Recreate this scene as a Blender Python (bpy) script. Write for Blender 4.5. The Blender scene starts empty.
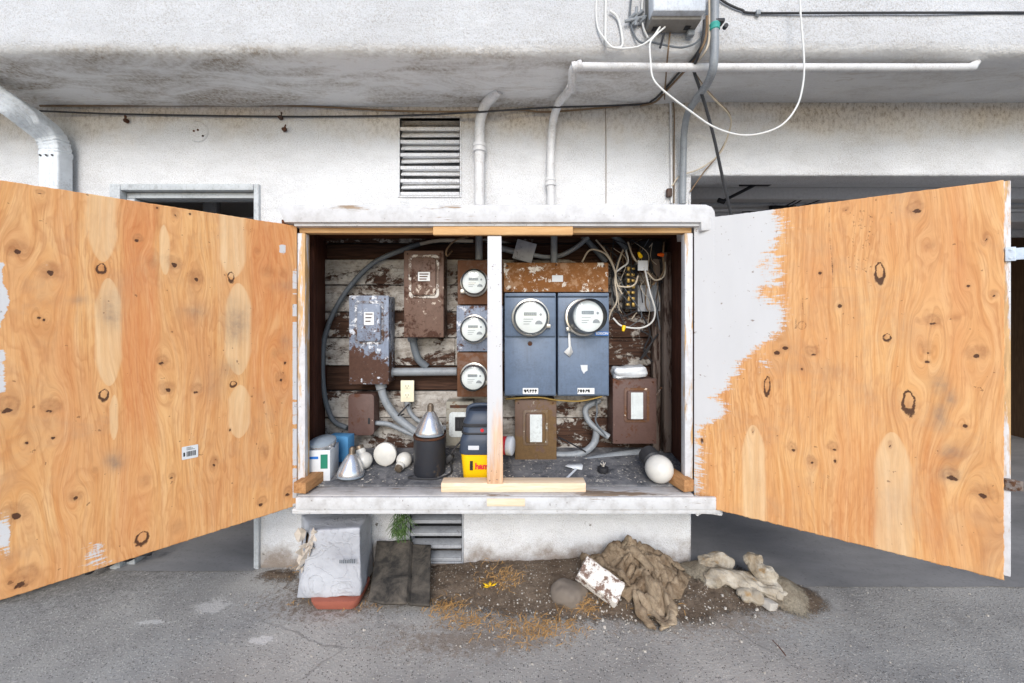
import bpy, bmesh, math, random
import numpy as np
from mathutils import Vector, Matrix
random.seed(7)
scene = bpy.context.scene
COL = scene.collection
F = 400.0; CH = 1.19; HX = 512.0; HY = 317.0
def P(px, py, D):
    return Vector(((px-HX)/F*D, D, CH-(py-HY)/F*D))
def S(r, g, b):
    def f(c):
        c /= 255.0
        return c/12.92 if c <= .04045 else ((c+.055)/1.055)**2.4
    return (f(r), f(g), f(b))
_T = {}
def vnoise(x, y, seed=0, octv=4, rough=.5):
    x = np.asarray(x, float); y = np.asarray(y, float)
    if seed not in _T: _T[seed] = np.random.RandomState(seed).rand(256, 256)
    T = _T[seed]
    out = 0; amp = 1; tot = 0
    for o in range(octv):
        xi = np.floor(x).astype(int); yi = np.floor(y).astype(int)
        fx = x-xi; fy = y-yi; fx = fx*fx*(3-2*fx); fy = fy*fy*(3-2*fy)
        a = T[xi % 256, yi % 256]; b = T[(xi+1) % 256, yi % 256]
        c = T[xi % 256, (yi+1) % 256]; d = T[(xi+1) % 256, (yi+1) % 256]
        out = out+amp*((a*(1-fx)+b*fx)*(1-fy)+(c*(1-fx)+d*fx)*fy)
        tot += amp; amp *= rough; x = x*2+17.3; y = y*2+5.7
    return out/tot
def sstep(a, b, x):
    t = np.clip((x-a)/(b-a), 0, 1); return t*t*(3-2*t)

# ---------------------------------------------------------------- mesh builder
class B:
    def __init__(s): s.bm = bmesh.new()
    def add(s, bm2, mat=None):
        if mat is not None: bmesh.ops.transform(bm2, matrix=mat, verts=bm2.verts)
        me = bpy.data.meshes.new('tmp'); bm2.to_mesh(me); bm2.free()
        s.bm.from_mesh(me); bpy.data.meshes.remove(me); return s
    def raw(s, verts, faces, mat=None):
        b = bmesh.new(); vs = [b.verts.new(v) for v in verts]
        for f in faces:
            try: b.faces.new([vs[i] for i in f])
            except ValueError: pass
        return s.add(b, mat)
    def box(s, lo, hi, bev=0.0, mat=None, seg=2):
        b = bmesh.new(); bmesh.ops.create_cube(b, size=1)
        lo = Vector(lo); hi = Vector(hi); c = (lo+hi)/2; d = hi-lo
        for v in b.verts: v.co = Vector((v.co.x*d.x, v.co.y*d.y, v.co.z*d.z))+c
        if bev > 0: bmesh.ops.bevel(b, geom=b.edges[:], offset=bev, segments=seg, affect='EDGES', profile=.5)
        return s.add(b, mat)
    def hexa(s, front, back, bev=0.0, n=0):
        """front / back: TL TR BR BL"""
        b = bmesh.new(); v = [b.verts.new(p) for p in list(front)+list(back)]
        for f in ((0, 1, 2, 3), (5, 4, 7, 6), (4, 5, 1, 0), (3, 2, 6, 7), (4, 0, 3, 7), (1, 5, 6, 2)):
            b.faces.new([v[i] for i in f])
        bmesh.ops.recalc_face_normals(b, faces=b.faces[:])
        if bev > 0: bmesh.ops.bevel(b, geom=b.edges[:], offset=bev, segments=2, affect='EDGES', profile=.5)
        if n: bmesh.ops.subdivide_edges(b, edges=b.edges[:], cuts=n, use_grid_fill=True)
        return s.add(b)
    def lathe(s, prof, mat, seg=28):
        """prof: (r, h) along local z"""
        vs = []; fs = []; n = len(prof)
        for (r, h) in prof:
            for k in range(seg):
                a = 2*math.pi*k/seg; vs.append((r*math.cos(a), r*math.sin(a), h))
        for i in range(n-1):
            for k in range(seg):
                k2 = (k+1) % seg
                fs.append((i*seg+k, i*seg+k2, (i+1)*seg+k2, (i+1)*seg+k))
        b = bmesh.new(); v = [b.verts.new(p) for p in vs]
        for f in fs: b.faces.new([v[i] for i in f])
        for base in (0, (n-1)*seg):
            if prof[0 if base == 0 else -1][0] > 1e-5: b.faces.new([v[base+k] for k in range(seg)])
        bmesh.ops.remove_doubles(b, verts=b.verts[:], dist=1e-6)
        bmesh.ops.recalc_face_normals(b, faces=b.faces[:])
        return s.add(b, mat)
    def tube(s, pts, r, seg=10, res=6, section=None, up=None, curve=True):
        pts = [Vector(p) for p in pts]
        if curve and len(pts) > 2:
            out = []
            ext = [pts[0]*2-pts[1]]+pts+[pts[-1]*2-pts[-2]]
            for i in range(1, len(ext)-2):
                p0, p1, p2, p3 = ext[i-1:i+3]
                for k in range(res):
                    t = k/res
                    out.append(.5*((2*p1)+(p2-p0)*t+(2*p0-5*p1+4*p2-p3)*t*t+(3*p1-p0-3*p2+p3)*t**3))
            out.append(pts[-1]); pts = out
        sec = section or [(math.cos(2*math.pi*k/seg), math.sin(2*math.pi*k/seg)) for k in range(seg)]
        m = len(sec); b = bmesh.new(); rings = []
        nrm = None
        for i, p in enumerate(pts):
            t = (pts[min(i+1, len(pts)-1)]-pts[max(i-1, 0)])
            if t.length < 1e-9: t = Vector((0, 0, 1))
            t.normalize()
            if up is not None: nrm = (Vector(up)-t*Vector(up).dot(t)).normalized()
            elif nrm is None:
                a = Vector((0, 0, 1)) if abs(t.z) < .9 else Vector((1, 0, 0))
                nrm = (a-t*a.dot(t)).normalized()
            else:
                nrm = nrm-t*nrm.dot(t); nrm.normalize()
            bi = t.cross(nrm)
            rr = r(i/(len(pts)-1)) if callable(r) else r
            rings.append([b.verts.new(p+nrm*(x*rr)+bi*(y*rr)) for x, y in sec])
        for i in range(len(rings)-1):
            for k in range(m):
                b.faces.new((rings[i][k], rings[i][(k+1) % m], rings[i+1][(k+1) % m], rings[i+1][k]))
        b.faces.new(rings[0]); b.faces.new(rings[-1])
        bmesh.ops.recalc_face_normals(b, faces=b.faces[:])
        return s.add(b)
    def prism(s, poly, d, mat, bev=0.0):
        """poly in local xy, extruded along local z from 0 to d"""
        b = bmesh.new(); v = [b.verts.new((x, y, 0)) for x, y in poly]; f = b.faces.new(v)
        r = bmesh.ops.extrude_face_region(b, geom=[f])
        for g in r['geom']:
            if isinstance(g, bmesh.types.BMVert): g.co.z += d
        bmesh.ops.recalc_face_normals(b, faces=b.faces[:])
        if bev > 0: bmesh.ops.bevel(b, geom=[e for e in b.edges if min(x.co.z for x in e.verts) > d-1e-6], offset=bev, segments=2, affect='EDGES', profile=.5)
        return s.add(b, mat)
    def grid(s, fn, nu, nv):
        b = bmesh.new(); V = [[b.verts.new(fn(i/nu, j/nv)) for j in range(nv+1)] for i in range(nu+1)]
        for i in range(nu):
            for j in range(nv): b.faces.new((V[i][j], V[i+1][j], V[i+1][j+1], V[i][j+1]))
        return s.add(b)
    def disp(s, amp, scale, seed=0, keep=None):
        from mathutils import noise
        s.bm.normal_update()
        for v in s.bm.verts:
            k = 1.0 if keep is None else keep(v.co)
            q = v.co*scale+Vector((seed*3.1, seed*1.7, seed*.3))
            v.co += v.normal*amp*k*(noise.noise(q)+.5*noise.noise(q*2.3))
        return s
def rrect(x0, y0, x1, y1, r, n=4):
    out = []
    for cx, cy, a0 in ((x1-r, y1-r, 0), (x0+r, y1-r, 90), (x0+r, y0+r, 180), (x1-r, y0+r, 270)):
        for k in range(n+1):
            a = math.radians(a0+90*k/n); out.append((cx+r*math.cos(a), cy+r*math.sin(a)))
    return out
FRONT = Matrix(((1, 0, 0, 0), (0, 0, -1, 0), (0, 1, 0, 0), (0, 0, 0, 1)))   # local xy -> world xz, local z -> -y (towards viewer)
def front_at(x, y, z): return Matrix.Translation((x, y, z)) @ FRONT
def axis_to(origin, d, roll=0):
    q = Vector(d).to_track_quat('Z', 'Y').to_matrix().to_4x4()
    return Matrix.Translation(origin) @ q @ Matrix.Rotation(roll, 4, 'Z')

ORG = {}
def build(name, b, m, parent=None, flat=False, ang=38):
    bm = b.bm; org = None
    if parent is not None: org = ORG[parent.name]
    else:
        xs = [v.co for v in bm.verts]
        org = Vector(((min(v.x for v in xs)+max(v.x for v in xs))/2, (min(v.y for v in xs)+max(v.y for v in xs))/2, min(v.z for v in xs)))
    for v in bm.verts: v.co -= org
    lim = math.radians(ang)
    if not flat:
        for f in bm.faces: f.smooth = True
        for e in bm.edges:
            if len(e.link_faces) == 2 and e.calc_face_angle(0) > lim: e.smooth = False
    me = bpy.data.meshes.new(name); bm.to_mesh(me); bm.free()
    if m is not None: me.materials.append(m)
    o = bpy.data.objects.new(name, me); COL.objects.link(o)
    if parent is None: o.location = org
    else: o.parent = parent
    ORG[o.name] = org
    return o
def tag(o, label=None, cat=None, group=None, kind=None):
    if label: o['label'] = label
    if cat: o['category'] = cat
    if group: o['group'] = group
    if kind: o['kind'] = kind
    return o
def thing(name, label, cat, loc, group=None):
    o = bpy.data.objects.new(name, None); COL.objects.link(o); o.location = loc
    o.empty_display_size = .05
    ORG[o.name] = Vector(loc); return tag(o, label, cat, group)
def solo(name, b, m, label, cat, group=None, **k):
    return tag(build(name, b, m, None, **k), label, cat, group)
def text_b(txt, size, mat, depth=.0006, bold=0.0, align='CENTER'):
    c = bpy.data.curves.new('t', 'FONT'); c.body = txt; c.size = size; c.extrude = depth; c.align_x = align; c.align_y = 'CENTER'; c.offset = bold; c.resolution_u = 3
    o = bpy.data.objects.new('t', c); COL.objects.link(o)
    dg = bpy.context.evaluated_depsgraph_get(); me = bpy.data.meshes.new_from_object(o.evaluated_get(dg))
    b = B(); t = bmesh.new(); t.from_mesh(me); b.add(t, mat)
    bpy.data.objects.remove(o); bpy.data.curves.remove(c); bpy.data.meshes.remove(me)
    return b
def pbox(x0, y0, x1, y1, D, back, bev=.003, b=None):
    """box whose front face fills a rectangle at distance D, reaching back to 'back'"""
    a = P(x0, y1, D); c = P(x1, y0, D); b = b or B()
    return b.box((a.x, D, a.z), (c.x, back, c.z), bev)

# ---------------------------------------------------------------- node helper
class N:
    def __init__(s, name, rough=.7, spec=.3):
        m = bpy.data.materials.new(name); m.use_nodes = True; s.m = m; s.t = m.node_tree
        s.p = s.t.nodes['Principled BSDF']; s.p.inputs['Roughness'].default_value = rough
        s.p.inputs['Specular IOR Level'].default_value = spec
        s.pos = s.n('ShaderNodeNewGeometry').outputs['Position']; s.bumpn = None
    def n(s, ty, **k):
        x = s.t.nodes.new(ty)
        for a, v in k.items(): setattr(x, a, v)
        return x
    def put(s, sock, v):
        if isinstance(v, bpy.types.NodeSocket): s.t.links.new(v, sock)
        elif isinstance(v, (tuple, list)) and len(v) == 3 and sock.type == 'RGBA': sock.default_value = (*v, 1)
        else: sock.default_value = v
    def scl(s, sc, vec=None, loc=(0, 0, 0), rot=(0, 0, 0)):
        x = s.n('ShaderNodeMapping'); s.put(x.inputs[0], vec or s.pos); x.inputs['Scale'].default_value = sc; x.inputs['Location'].default_value = loc; x.inputs['Rotation'].default_value = rot
        return x.outputs[0]
    def noise(s, sc, det=5, ro=.55, dist=0, vec=None, col=False):
        x = s.n('ShaderNodeTexNoise'); s.put(x.inputs['Vector'], vec or s.pos)
        x.inputs['Scale'].default_value = sc; x.inputs['Detail'].default_value = det; x.inputs['Roughness'].default_value = ro; x.inputs['Distortion'].default_value = dist
        return x.outputs['Color' if col else 'Fac']
    def vor(s, sc, vec=None, out='Distance', feat='F1'):
        x = s.n('ShaderNodeTexVoronoi', feature=feat); s.put(x.inputs['Vector'], vec or s.pos); x.inputs['Scale'].default_value = sc
        return x.outputs[out]
    def ramp(s, f, st, mode='LINEAR'):
        x = s.n('ShaderNodeValToRGB'); s.put(x.inputs[0], f); r = x.color_ramp; r.interpolation = mode
        while len(r.elements) < len(st): r.elements.new(.5)
        for e, (p, c) in zip(r.elements, st):
            e.position = p; e.color = (c, c, c, 1) if isinstance(c, (int, float)) else (*c, 1)
        return x.outputs[0]
    def mix(s, f, a, b, mode='MIX'):
        x = s.n('ShaderNodeMix', data_type='RGBA', blend_type=mode); s.put(x.inputs['Factor'], f); s.put(x.inputs['A'], a); s.put(x.inputs['B'], b)
        return x.outputs['Result']
    def mth(s, op, a, b=0.0, clamp=False):
        x = s.n('ShaderNodeMath', operation=op, use_clamp=clamp); s.put(x.inputs[0], a); s.put(x.inputs[1], b); return x.outputs[0]
    def sm(s, v, lo, hi):
        x = s.n('ShaderNodeMapRange', interpolation_type='SMOOTHSTEP'); s.put(x.inputs['Value'], v); x.inputs['From Min'].default_value = lo; x.inputs['From Max'].default_value = hi
        return x.outputs[0]
    def sep(s, v=None):
        x = s.n('ShaderNodeSeparateXYZ'); s.put(x.inputs[0], v or s.pos); return x.outputs
    def comb(s, a, b, c):
        x = s.n('ShaderNodeCombineXYZ')
        for i, v in enumerate((a, b, c)): s.put(x.inputs[i], v)
        return x.outputs[0]
    def attr(s, n, o='Color'):
        x = s.n('ShaderNodeAttribute', attribute_name=n); return x.outputs[o]
    def bump(s, h, st=.5, d=.01):
        x = s.n('ShaderNodeBump'); s.put(x.inputs['Height'], h); x.inputs['Strength'].default_value = st; x.inputs['Distance'].default_value = d
        if s.bumpn: s.t.links.new(s.bumpn, x.inputs['Normal'])
        s.bumpn = x.outputs[0]; s.t.links.new(s.bumpn, s.p.inputs['Normal'])
    def base(s, c): s.put(s.p.inputs['Base Color'], c); return s
    def rough(s, v): s.put(s.p.inputs['Roughness'], v); return s
# ---------------------------------------------------------------- materials
def stucco(name, c, stain=0.0, soffit=False, zlo=2.0, zhi=2.2, low=False):
    s = N(name, .9, .15); x, y, z = s.sep()
    big = s.noise(2.2, 5, .6); fine = s.noise(170, 3, .7); med = s.noise(38, 5, .65)
    col = s.mix(s.ramp(big, [(.3, 0), (.75, 1)]), c, tuple(v*.86 for v in c))
    # weather specks
    spk = s.ramp(s.mth('ADD', s.mth('MULTIPLY', s.noise(190, 4, .8), .85), s.mth('MULTIPLY', s.noise(3, 5, .7), .22)), [(.53, 0), (.68, 1)])
    col = s.mix(s.mth('MULTIPLY', spk, .55), col, S(118, 104, 84))
    tr = s.ramp(s.noise(9, 5, .6, 1.2, s.scl((.5, 1, 1.3))), [(.45, 0), (.7, 1)]); col = s.mix(s.mth('MULTIPLY', tr, .16), col, S(150, 148, 146))
    if stain:
        zz = s.sm(s.mth('ADD', z, s.mth('MULTIPLY', s.mth('SUBTRACT', s.noise(3.5, 5, .6), .5), .35)), zlo, zhi)
        col = s.mix(s.mth('MULTIPLY', zz, .50*stain), col, S(205, 182, 142))
        dk = s.ramp(s.noise(60, 6, .75, 0, s.scl((1, 1, .6))), [(.47, 0), (.66, 1)])
        col = s.mix(s.mth('MULTIPLY', s.mth('MULTIPLY', dk, zz), .85*stain), col, S(112, 92, 64))
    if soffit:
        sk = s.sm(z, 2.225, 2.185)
        m1 = s.ramp(s.noise(3.0, 6, .68, .5, s.scl((.8, 2.2, 1))), [(.44, 0), (.62, 1)])
        sp = s.ramp(s.noise(70, 6, .75), [(.38, .25), (.6, 1)])
        lft = s.sm(x, 1.2, -.6)
        st = s.mth('MULTIPLY', s.mth('MULTIPLY', m1, sp), s.mth('MULTIPLY', sk, s.mth('ADD', s.mth('MULTIPLY', lft, .55), .4)))
        col = s.mix(s.mth('MULTIPLY', sk, .85), col, (.80, .795, .785))  # underside coloured lighter than the fascia, standing in for bounced light
        col = s.mix(s.mth('MULTIPLY', st, .85), col, S(122, 104, 78))
        stl = s.ramp(s.noise(24, 6, .7, .8, s.scl((.35, 1.2, 1), rot=(0, 0, .5))), [(.55, 0), (.72, 1)])
        col = s.mix(s.mth('MULTIPLY', s.mth('MULTIPLY', stl, sk), .40), col, S(150, 128, 98))
    if low:
        zz = s.sm(s.mth('ADD', z, s.mth('MULTIPLY', s.mth('SUBTRACT', s.noise(9, 6, .65), .5), .30)), .14, .0)
        col = s.mix(s.mth('MULTIPLY', zz, .8), col, S(112, 92, 70))
        ch = s.ramp(s.noise(22, 7, .7), [(.66, 0), (.69, 1)])
        col = s.mix(s.mth('MULTIPLY', ch, s.sm(z, .46, .36)), col, S(120, 116, 110))
    s.base(col); s.bump(s.noise(11, 4, .6, .8), .35, .02); s.bump(s.mth('ADD', med, s.mth('MULTIPLY', fine, .6)), .75, .008)
    return s.m
M = {}
M['wall'] = stucco('white_stucco_wall', (.73, .74, .76), 1.0, zlo=2.0, zhi=2.24, low=True)
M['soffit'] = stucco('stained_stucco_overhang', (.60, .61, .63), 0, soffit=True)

def painted_wood(name, paint, wood, amt=.5, along='x', sc=1.0, dirt=.3):
    """paint over wood, chipped where noise falls below amt"""
    s = N(name, .65, .25)
    st = {'x': (.12, 1, 1), 'z': (1, 1, .12), 'y': (1, .12, 1)}[along]
    v = s.scl(st)
    g = s.noise(120*sc, 5, .6, .4, v); w = s.mix(s.ramp(g, [(.3, 0), (.7, 1)]), wood, tuple(c*.6 for c in wood))
    m = s.ramp(s.mth('ADD', s.mth('MULTIPLY', s.noise(9*sc, 7, .7, .3, v), .7), s.mth('MULTIPLY', s.noise(45*sc, 4, .7, 0, v), .3)), [(amt-.02, 1), (amt+.02, 0)])
    d = s.ramp(s.noise(14, 7, .7), [(.45, 0), (.75, 1)])
    pc = s.mix(s.mth('MULTIPLY', d, dirt), paint, S(120, 112, 104))
    sp = s.ramp(s.noise(75, 3, .6), [(.68, 0), (.71, 1)])
    pc = s.mix(s.mth('MULTIPLY', sp, .7), pc, S(105, 95, 88))
    s.base(s.mix(m, pc, w)); s.bump(s.mth('SUBTRACT', s.mth('MULTIPLY', g, .3), m), .5, .003)
    return s.m
WHITE = (.58, .58, .59)
M['white_wood_x'] = painted_wood('chipped_white_board', WHITE, S(168, 146, 122), .395, 'x', dirt=.4)
M['white_wood_z'] = painted_wood('chipped_white_post', WHITE, S(205, 160, 115), .40, 'z')
M['jamb'] = painted_wood('jamb_part_paint', (.62, .62, .64), S(215, 175, 125), .50, 'z', dirt=.35)
M['sill'] = painted_wood('worn_white_sill', (.58, .585, .595), S(150, 135, 120), .39, 'x', dirt=.55)
M['ledge'] = painted_wood('weathered_grey_ledge', (.46, .45, .45), S(135, 118, 102), .46, 'x', dirt=.6)

def bare_wood(name, a, b, along='x', sc=1.0):
    s = N(name, .75, .2); st = {'x': (.08, 1, 1), 'z': (1, 1, .08), 'y': (1, .08, 1)}[along]
    g = s.noise(90*sc, 6, .62, .6, s.scl(st)); k = s.noise(12, 3)
    s.base(s.mix(s.mth('MULTIPLY', k, .5), s.mix(s.ramp(g, [(.3, 0), (.72, 1)]), a, b), b)); s.bump(g, .35, .002)
    return s.m
M['raw_pine_x'] = bare_wood('raw_pine_strip', S(216, 180, 132), S(184, 140, 94), 'x')
M['raw_pine_pale'] = bare_wood('pale_pine_block', S(238, 224, 204), S(214, 184, 148), 'x')
M['dark_wood'] = bare_wood('dark_stained_board', S(98, 60, 46), S(54, 31, 25), 'z')
M['scrap'] = bare_wood('scrap_wood', S(196, 150, 104), S(140, 98, 62), 'y')
M['mid_wood'] = bare_wood('brown_plank', S(120, 70, 42), S(66, 36, 24), 'x')

def post_mat():
    s = N('whitewashed_post', .6, .25); x, y, z = s.sep()
    g = s.noise(90, 5, .6, .5, s.scl((1, 1, .07)))
    w = s.mix(s.ramp(g, [(.3, 0), (.7, 1)]), S(228, 196, 164), S(196, 148, 112))
    t = s.mth('ADD', z, s.mth('MULTIPLY', s.mth('SUBTRACT', s.noise(6, 5, .6, 0, s.scl((3, 1, .5))), .5), .7))
    p = s.sm(s.mth('SUBTRACT', t, s.mth('MULTIPLY', x, 2)), .70, .95)
    sp = s.ramp(s.noise(70, 2, .5), [(.70, 0), (.72, 1)])
    s.base(s.mix(s.mth('MULTIPLY', sp, .7), s.mix(p, w, (.58, .58, .595)), S(110, 90, 80))); s.bump(g, .2, .002)
    return s.m
M['post'] = post_mat()

def boards():
    s = N('peeling_painted_planks', .85, .15); x, y, z = s.sep()
    at = s.attr('paint', 'Fac')
    g = s.noise(120, 6, .65, .6, s.scl((.06, 1, 1)))
    w = s.mix(s.ramp(g, [(.3, 0), (.7, 1)]), S(88, 64, 52), S(40, 29, 25))
    n = s.mth('ADD', s.mth('MULTIPLY', s.noise(7, 8, .72, .6, s.scl((.6, 1, 1.4))), .75), s.mth('MULTIPLY', s.noise(40, 5, .75), .25))
    m = s.sm(s.mth('SUBTRACT', s.mth('ADD', n, at), 1.0), -.02, .025)
    pd = s.ramp(s.noise(16, 7, .7, .5, s.scl((.5, 1, 1.2))), [(.35, 0), (.72, 1)])
    pc = s.mix(pd, S(196, 192, 186), S(122, 112, 102))
    gr = s.ramp(s.noise(30, 8, .8, .4), [(.48, 0), (.64, 1)]); pc = s.mix(s.mth('MULTIPLY', gr, .6), pc, S(84, 72, 64))
    cr = s.ramp(s.noise(60, 4, .7, .3, s.scl((.12, 1, 1))), [(.60, 0), (.68, 1)])
    pc = s.mix(s.mth('MULTIPLY', cr, .7), pc, S(78, 62, 52))
    s.base(s.mix(m, w, pc)); s.bump(s.mth('ADD', s.mth('MULTIPLY', g, .4), m), .6, .004)
    return s.m
M['boards'] = boards()

def metal(name, paint, rust, amt, chip=None, chipamt=.7, z0=None, z1=None, ro=.55, sc=1.0, spec=.4, grime=.45, zk=.22):
    """painted steel; rust where noise > amt, more rust between z0 and z1 when given"""
    s = N(name, ro, spec); x, y, z = s.sep()
    n = s.mth('ADD', s.mth('MULTIPLY', s.noise(11*sc, 8, .7), .7), s.mth('MULTIPLY', s.noise(70*sc, 4, .7), .3))
    if z0 is not None: n = s.mth('ADD', n, s.mth('MULTIPLY', s.sm(z, z0, z1), zk))
    m = s.sm(n, amt-.03, amt+.04)
    p = s.mix(s.noise(24, 5, .6), tuple(v*.78 for v in paint), tuple(min(v*1.18, .9) for v in paint))
    r = s.mix(s.noise(48, 6, .7), rust, tuple(v*.45 for v in rust))
    c = s.mix(m, p, r)
    if chip:
        k = s.mth('ADD', s.mth('MULTIPLY', s.noise(26*sc, 7, .72, .3), .75), s.mth('MULTIPLY', s.noise(7*sc, 2), .25))
        c = s.mix(s.sm(k, chipamt, chipamt+.03), c, chip)
    gr = s.ramp(s.mth('ADD', s.mth('MULTIPLY', s.noise(85*sc, 5, .8), .6), s.mth('MULTIPLY', s.noise(9*sc, 5, .7, .4), .4)), [(.50, 0), (.66, 1)])
    c = s.mix(s.mth('MULTIPLY', gr, grime), c, tuple(v*.42 for v in rust))
    sk = s.ramp(s.noise(60*sc, 4, .7, .2, s.scl((1, 1, .06))), [(.56, 0), (.72, 1)]); c = s.mix(s.mth('MULTIPLY', sk, grime*.5), c, tuple(v*.6 for v in rust))
    s.base(c); s.rough(s.mth('ADD', s.mth('MULTIPLY', m, .35), ro)); s.bump(s.mth('ADD', n, s.mth('MULTIPLY', m, .3)), .25, .003)
    return s.m
M['blue_panel'] = metal('blue_grey_enamel', S(100, 116, 138), S(92, 78, 66), .70, S(168, 178, 188), .69, ro=.42, grime=.30)
M['grey_panel'] = metal('grey_blue_flaking', S(128, 138, 156), S(96, 68, 56), .545, S(206, 210, 218), .555, z0=1.06, z1=.94, zk=.12, grime=.6)
M['grey_panel_worn'] = metal('grey_blue_flaking_worn', S(128, 134, 146), S(100, 76, 62), .50, S(222, 224, 228), .53, grime=.6)
M['brown_panel'] = metal('brown_flaking', S(106, 82, 70), S(84, 56, 44), .52, S(196, 182, 168), .585)
M['brown_panel_worn'] = metal('brown_flaking_worn', S(120, 100, 88), S(92, 66, 52), .52, S(206, 200, 192), .50)
M['brown_flat'] = metal('brown_enamel', S(92, 70, 64), S(104, 66, 48), .58, S(214, 196, 178), .645)
M['brown_flat_worn'] = metal('brown_enamel_worn', S(100, 74, 62), S(120, 82, 54), .50, S(222, 206, 186), .60)
M['brown_rust'] = metal('brown_rusted_enamel', S(98, 76, 64), S(122, 96, 64), .52, S(164, 160, 146), .63, z0=.70, z1=.50, zk=.12, grime=.6)
M['brown_rust_worn'] = metal('brown_rusted_enamel_worn', S(110, 92, 78), S(128, 104, 74), .50, S(178, 178, 168), .56, grime=.6)
M['trough'] = metal('rusted_orange_steel', S(156, 118, 84), S(150, 98, 52), .44, S(220, 212, 200), .565, grime=.5)
M['col_rust'] = metal('rust_brown_socket', S(104, 76, 60), S(116, 78, 54), .47, S(170, 156, 140), .63)
M['galv'] = metal('galvanised_conduit', S(138, 143, 148), S(98, 88, 80), .66, ro=.45, sc=2)
M['pvc'] = metal('grey_cable_sheath', S(98, 104, 110), S(76, 74, 72), .62, ro=.55, sc=2)
M['white_pipe'] = metal('white_painted_pipe', (.64, .64, .645), S(150, 110, 70), .70, S(120, 96, 70), .70, ro=.5, sc=2)
M['downspout'] = metal('white_painted_gutter', (.66, .70, .74), S(150, 140, 128), .70, ro=.4)
M['util_box'] = metal('pale_grey_cabinet_paint', S(196, 202, 210), S(150, 145, 138), .72, ro=.4)
M['util_under'] = metal('grey_box_underside', S(128, 124, 118), S(100, 94, 84), .62)
M['door_frame'] = metal('bluish_frame_paint', S(184, 189, 193), S(120, 112, 104), .70)
M['small_grey'] = metal('grey_steel_plate', S(160, 163, 168), S(110, 104, 100), .6, ro=.5)
M['fuse_panel'] = metal('cream_fuse_panel', S(150, 146, 134), S(120, 92, 64), .55)
M['rust_dark'] = metal('dark_rust', S(66, 48, 40), S(96, 58, 36), .5)

def plain(name, c, ro=.6, var=.15, spec=.3, bump=0, metallic=0, sc=30):
    s = N(name, ro, spec); n = s.noise(sc, 5, .6)
    s.base(s.mix(n, tuple(v*(1-var) for v in c), tuple(min(v*(1+var), .95) for v in c)))
    s.p.inputs['Metallic'].default_value = metallic
    if bump: s.bump(n, bump, .003)
    return s.m
M['black'] = plain('black_rubber', (.022, .022, .025), .55, .5)
M['dark'] = plain('dark_cable', (.035, .035, .038), .5, .3)
M['white_cable'] = plain('white_cable', (.66, .66, .64), .5, .15)
M['beige_cable'] = plain('beige_wire', S(190, 178, 160), .5, .25)
M['brown_cable'] = plain('weathered_brown_cable', S(120, 100, 78), .7, .3)
M['white_plastic'] = plain('white_plastic', (.74, .74, .73), .35, .06)
M['cream'] = plain('cream_plastic', S(226, 218, 192), .35, .08)
M['paper'] = plain('worn_white_label', (.70, .71, .71), .7, .2, sc=60)
M['silver_label'] = metal('worn_silver_label', S(206, 212, 212), S(140, 136, 128), .62, ro=.4)
M['ink'] = plain('black_ink', (.02, .02, .02), .7, .2)
M['dial'] = plain('meter_dial_white', (.80, .82, .82), .5, .04)
M['lcd'] = plain('meter_display', S(130, 138, 140), .4, .1)
M['ring'] = plain('brushed_meter_ring', S(190, 186, 178), .32, .25, .5, metallic=.85)
M['meter_body'] = plain('meter_inner_body', S(150, 154, 158), .5, .2)
M['brass'] = plain('tarnished_brass', S(156, 130, 74), .4, .35, metallic=.6)
M['yellow'] = plain('yellow_plastic', S(246, 196, 20), .38, .06)
M['orange'] = plain('orange_plastic', S(235, 100, 30), .4, .1)
M['navy'] = plain('navy_plastic', S(58, 68, 84), .42, .2)
M['red'] = plain('red_plastic', S(200, 44, 54), .4, .1)
M['pale_grey'] = plain('pale_grey_plastic', S(196, 200, 206), .45, .1)
M['blue_box'] = plain('blue_card', S(80, 140, 186), .55, .12)
M['white_card'] = plain('white_card', (.62, .64, .66), .6, .1)
M['green_card'] = plain('green_print', S(36, 120, 96), .6, .1)
M['bulb_white'] = plain('frosted_bulb', S(206, 203, 196), .22, .14, .5)
M['bulb_silver'] = plain('silvered_bulb', S(206, 206, 208), .22, .15, .5, metallic=.75)
M['bulb_lens'] = plain('dusty_bulb_lens', S(140, 150, 160), .25, .2, .5)
M['screw_base'] = plain('tarnished_screw_base', S(130, 116, 100), .45, .3, metallic=.7)
M['terracotta'] = plain('terracotta', S(154, 90, 74), .8, .15, bump=.2)
M['blue_label'] = plain('blue_label', S(40, 110, 190), .5, .1)
M['teal'] = plain('teal_tape', S(60, 150, 140), .6, .2)
M['hinge'] = metal('old_steel_hinge', S(120, 110, 104), S(100, 66, 44), .5)
M['hasp'] = metal('painted_hasp', S(196, 208, 222), S(160, 150, 140), .68)
M['interior'] = plain('dim_garage_plaster', S(205, 204, 204), .9, .2, bump=.2, sc=60)
M['interior_brown'] = bare_wood('brown_garage_wall', S(120, 96, 74), S(84, 64, 50), 'z')
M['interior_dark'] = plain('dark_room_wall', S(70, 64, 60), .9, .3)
M['glove'] = plain('crumpled_foil', S(208, 212, 216), .4, .15, .4, bump=.4, metallic=.25, sc=60)

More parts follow.
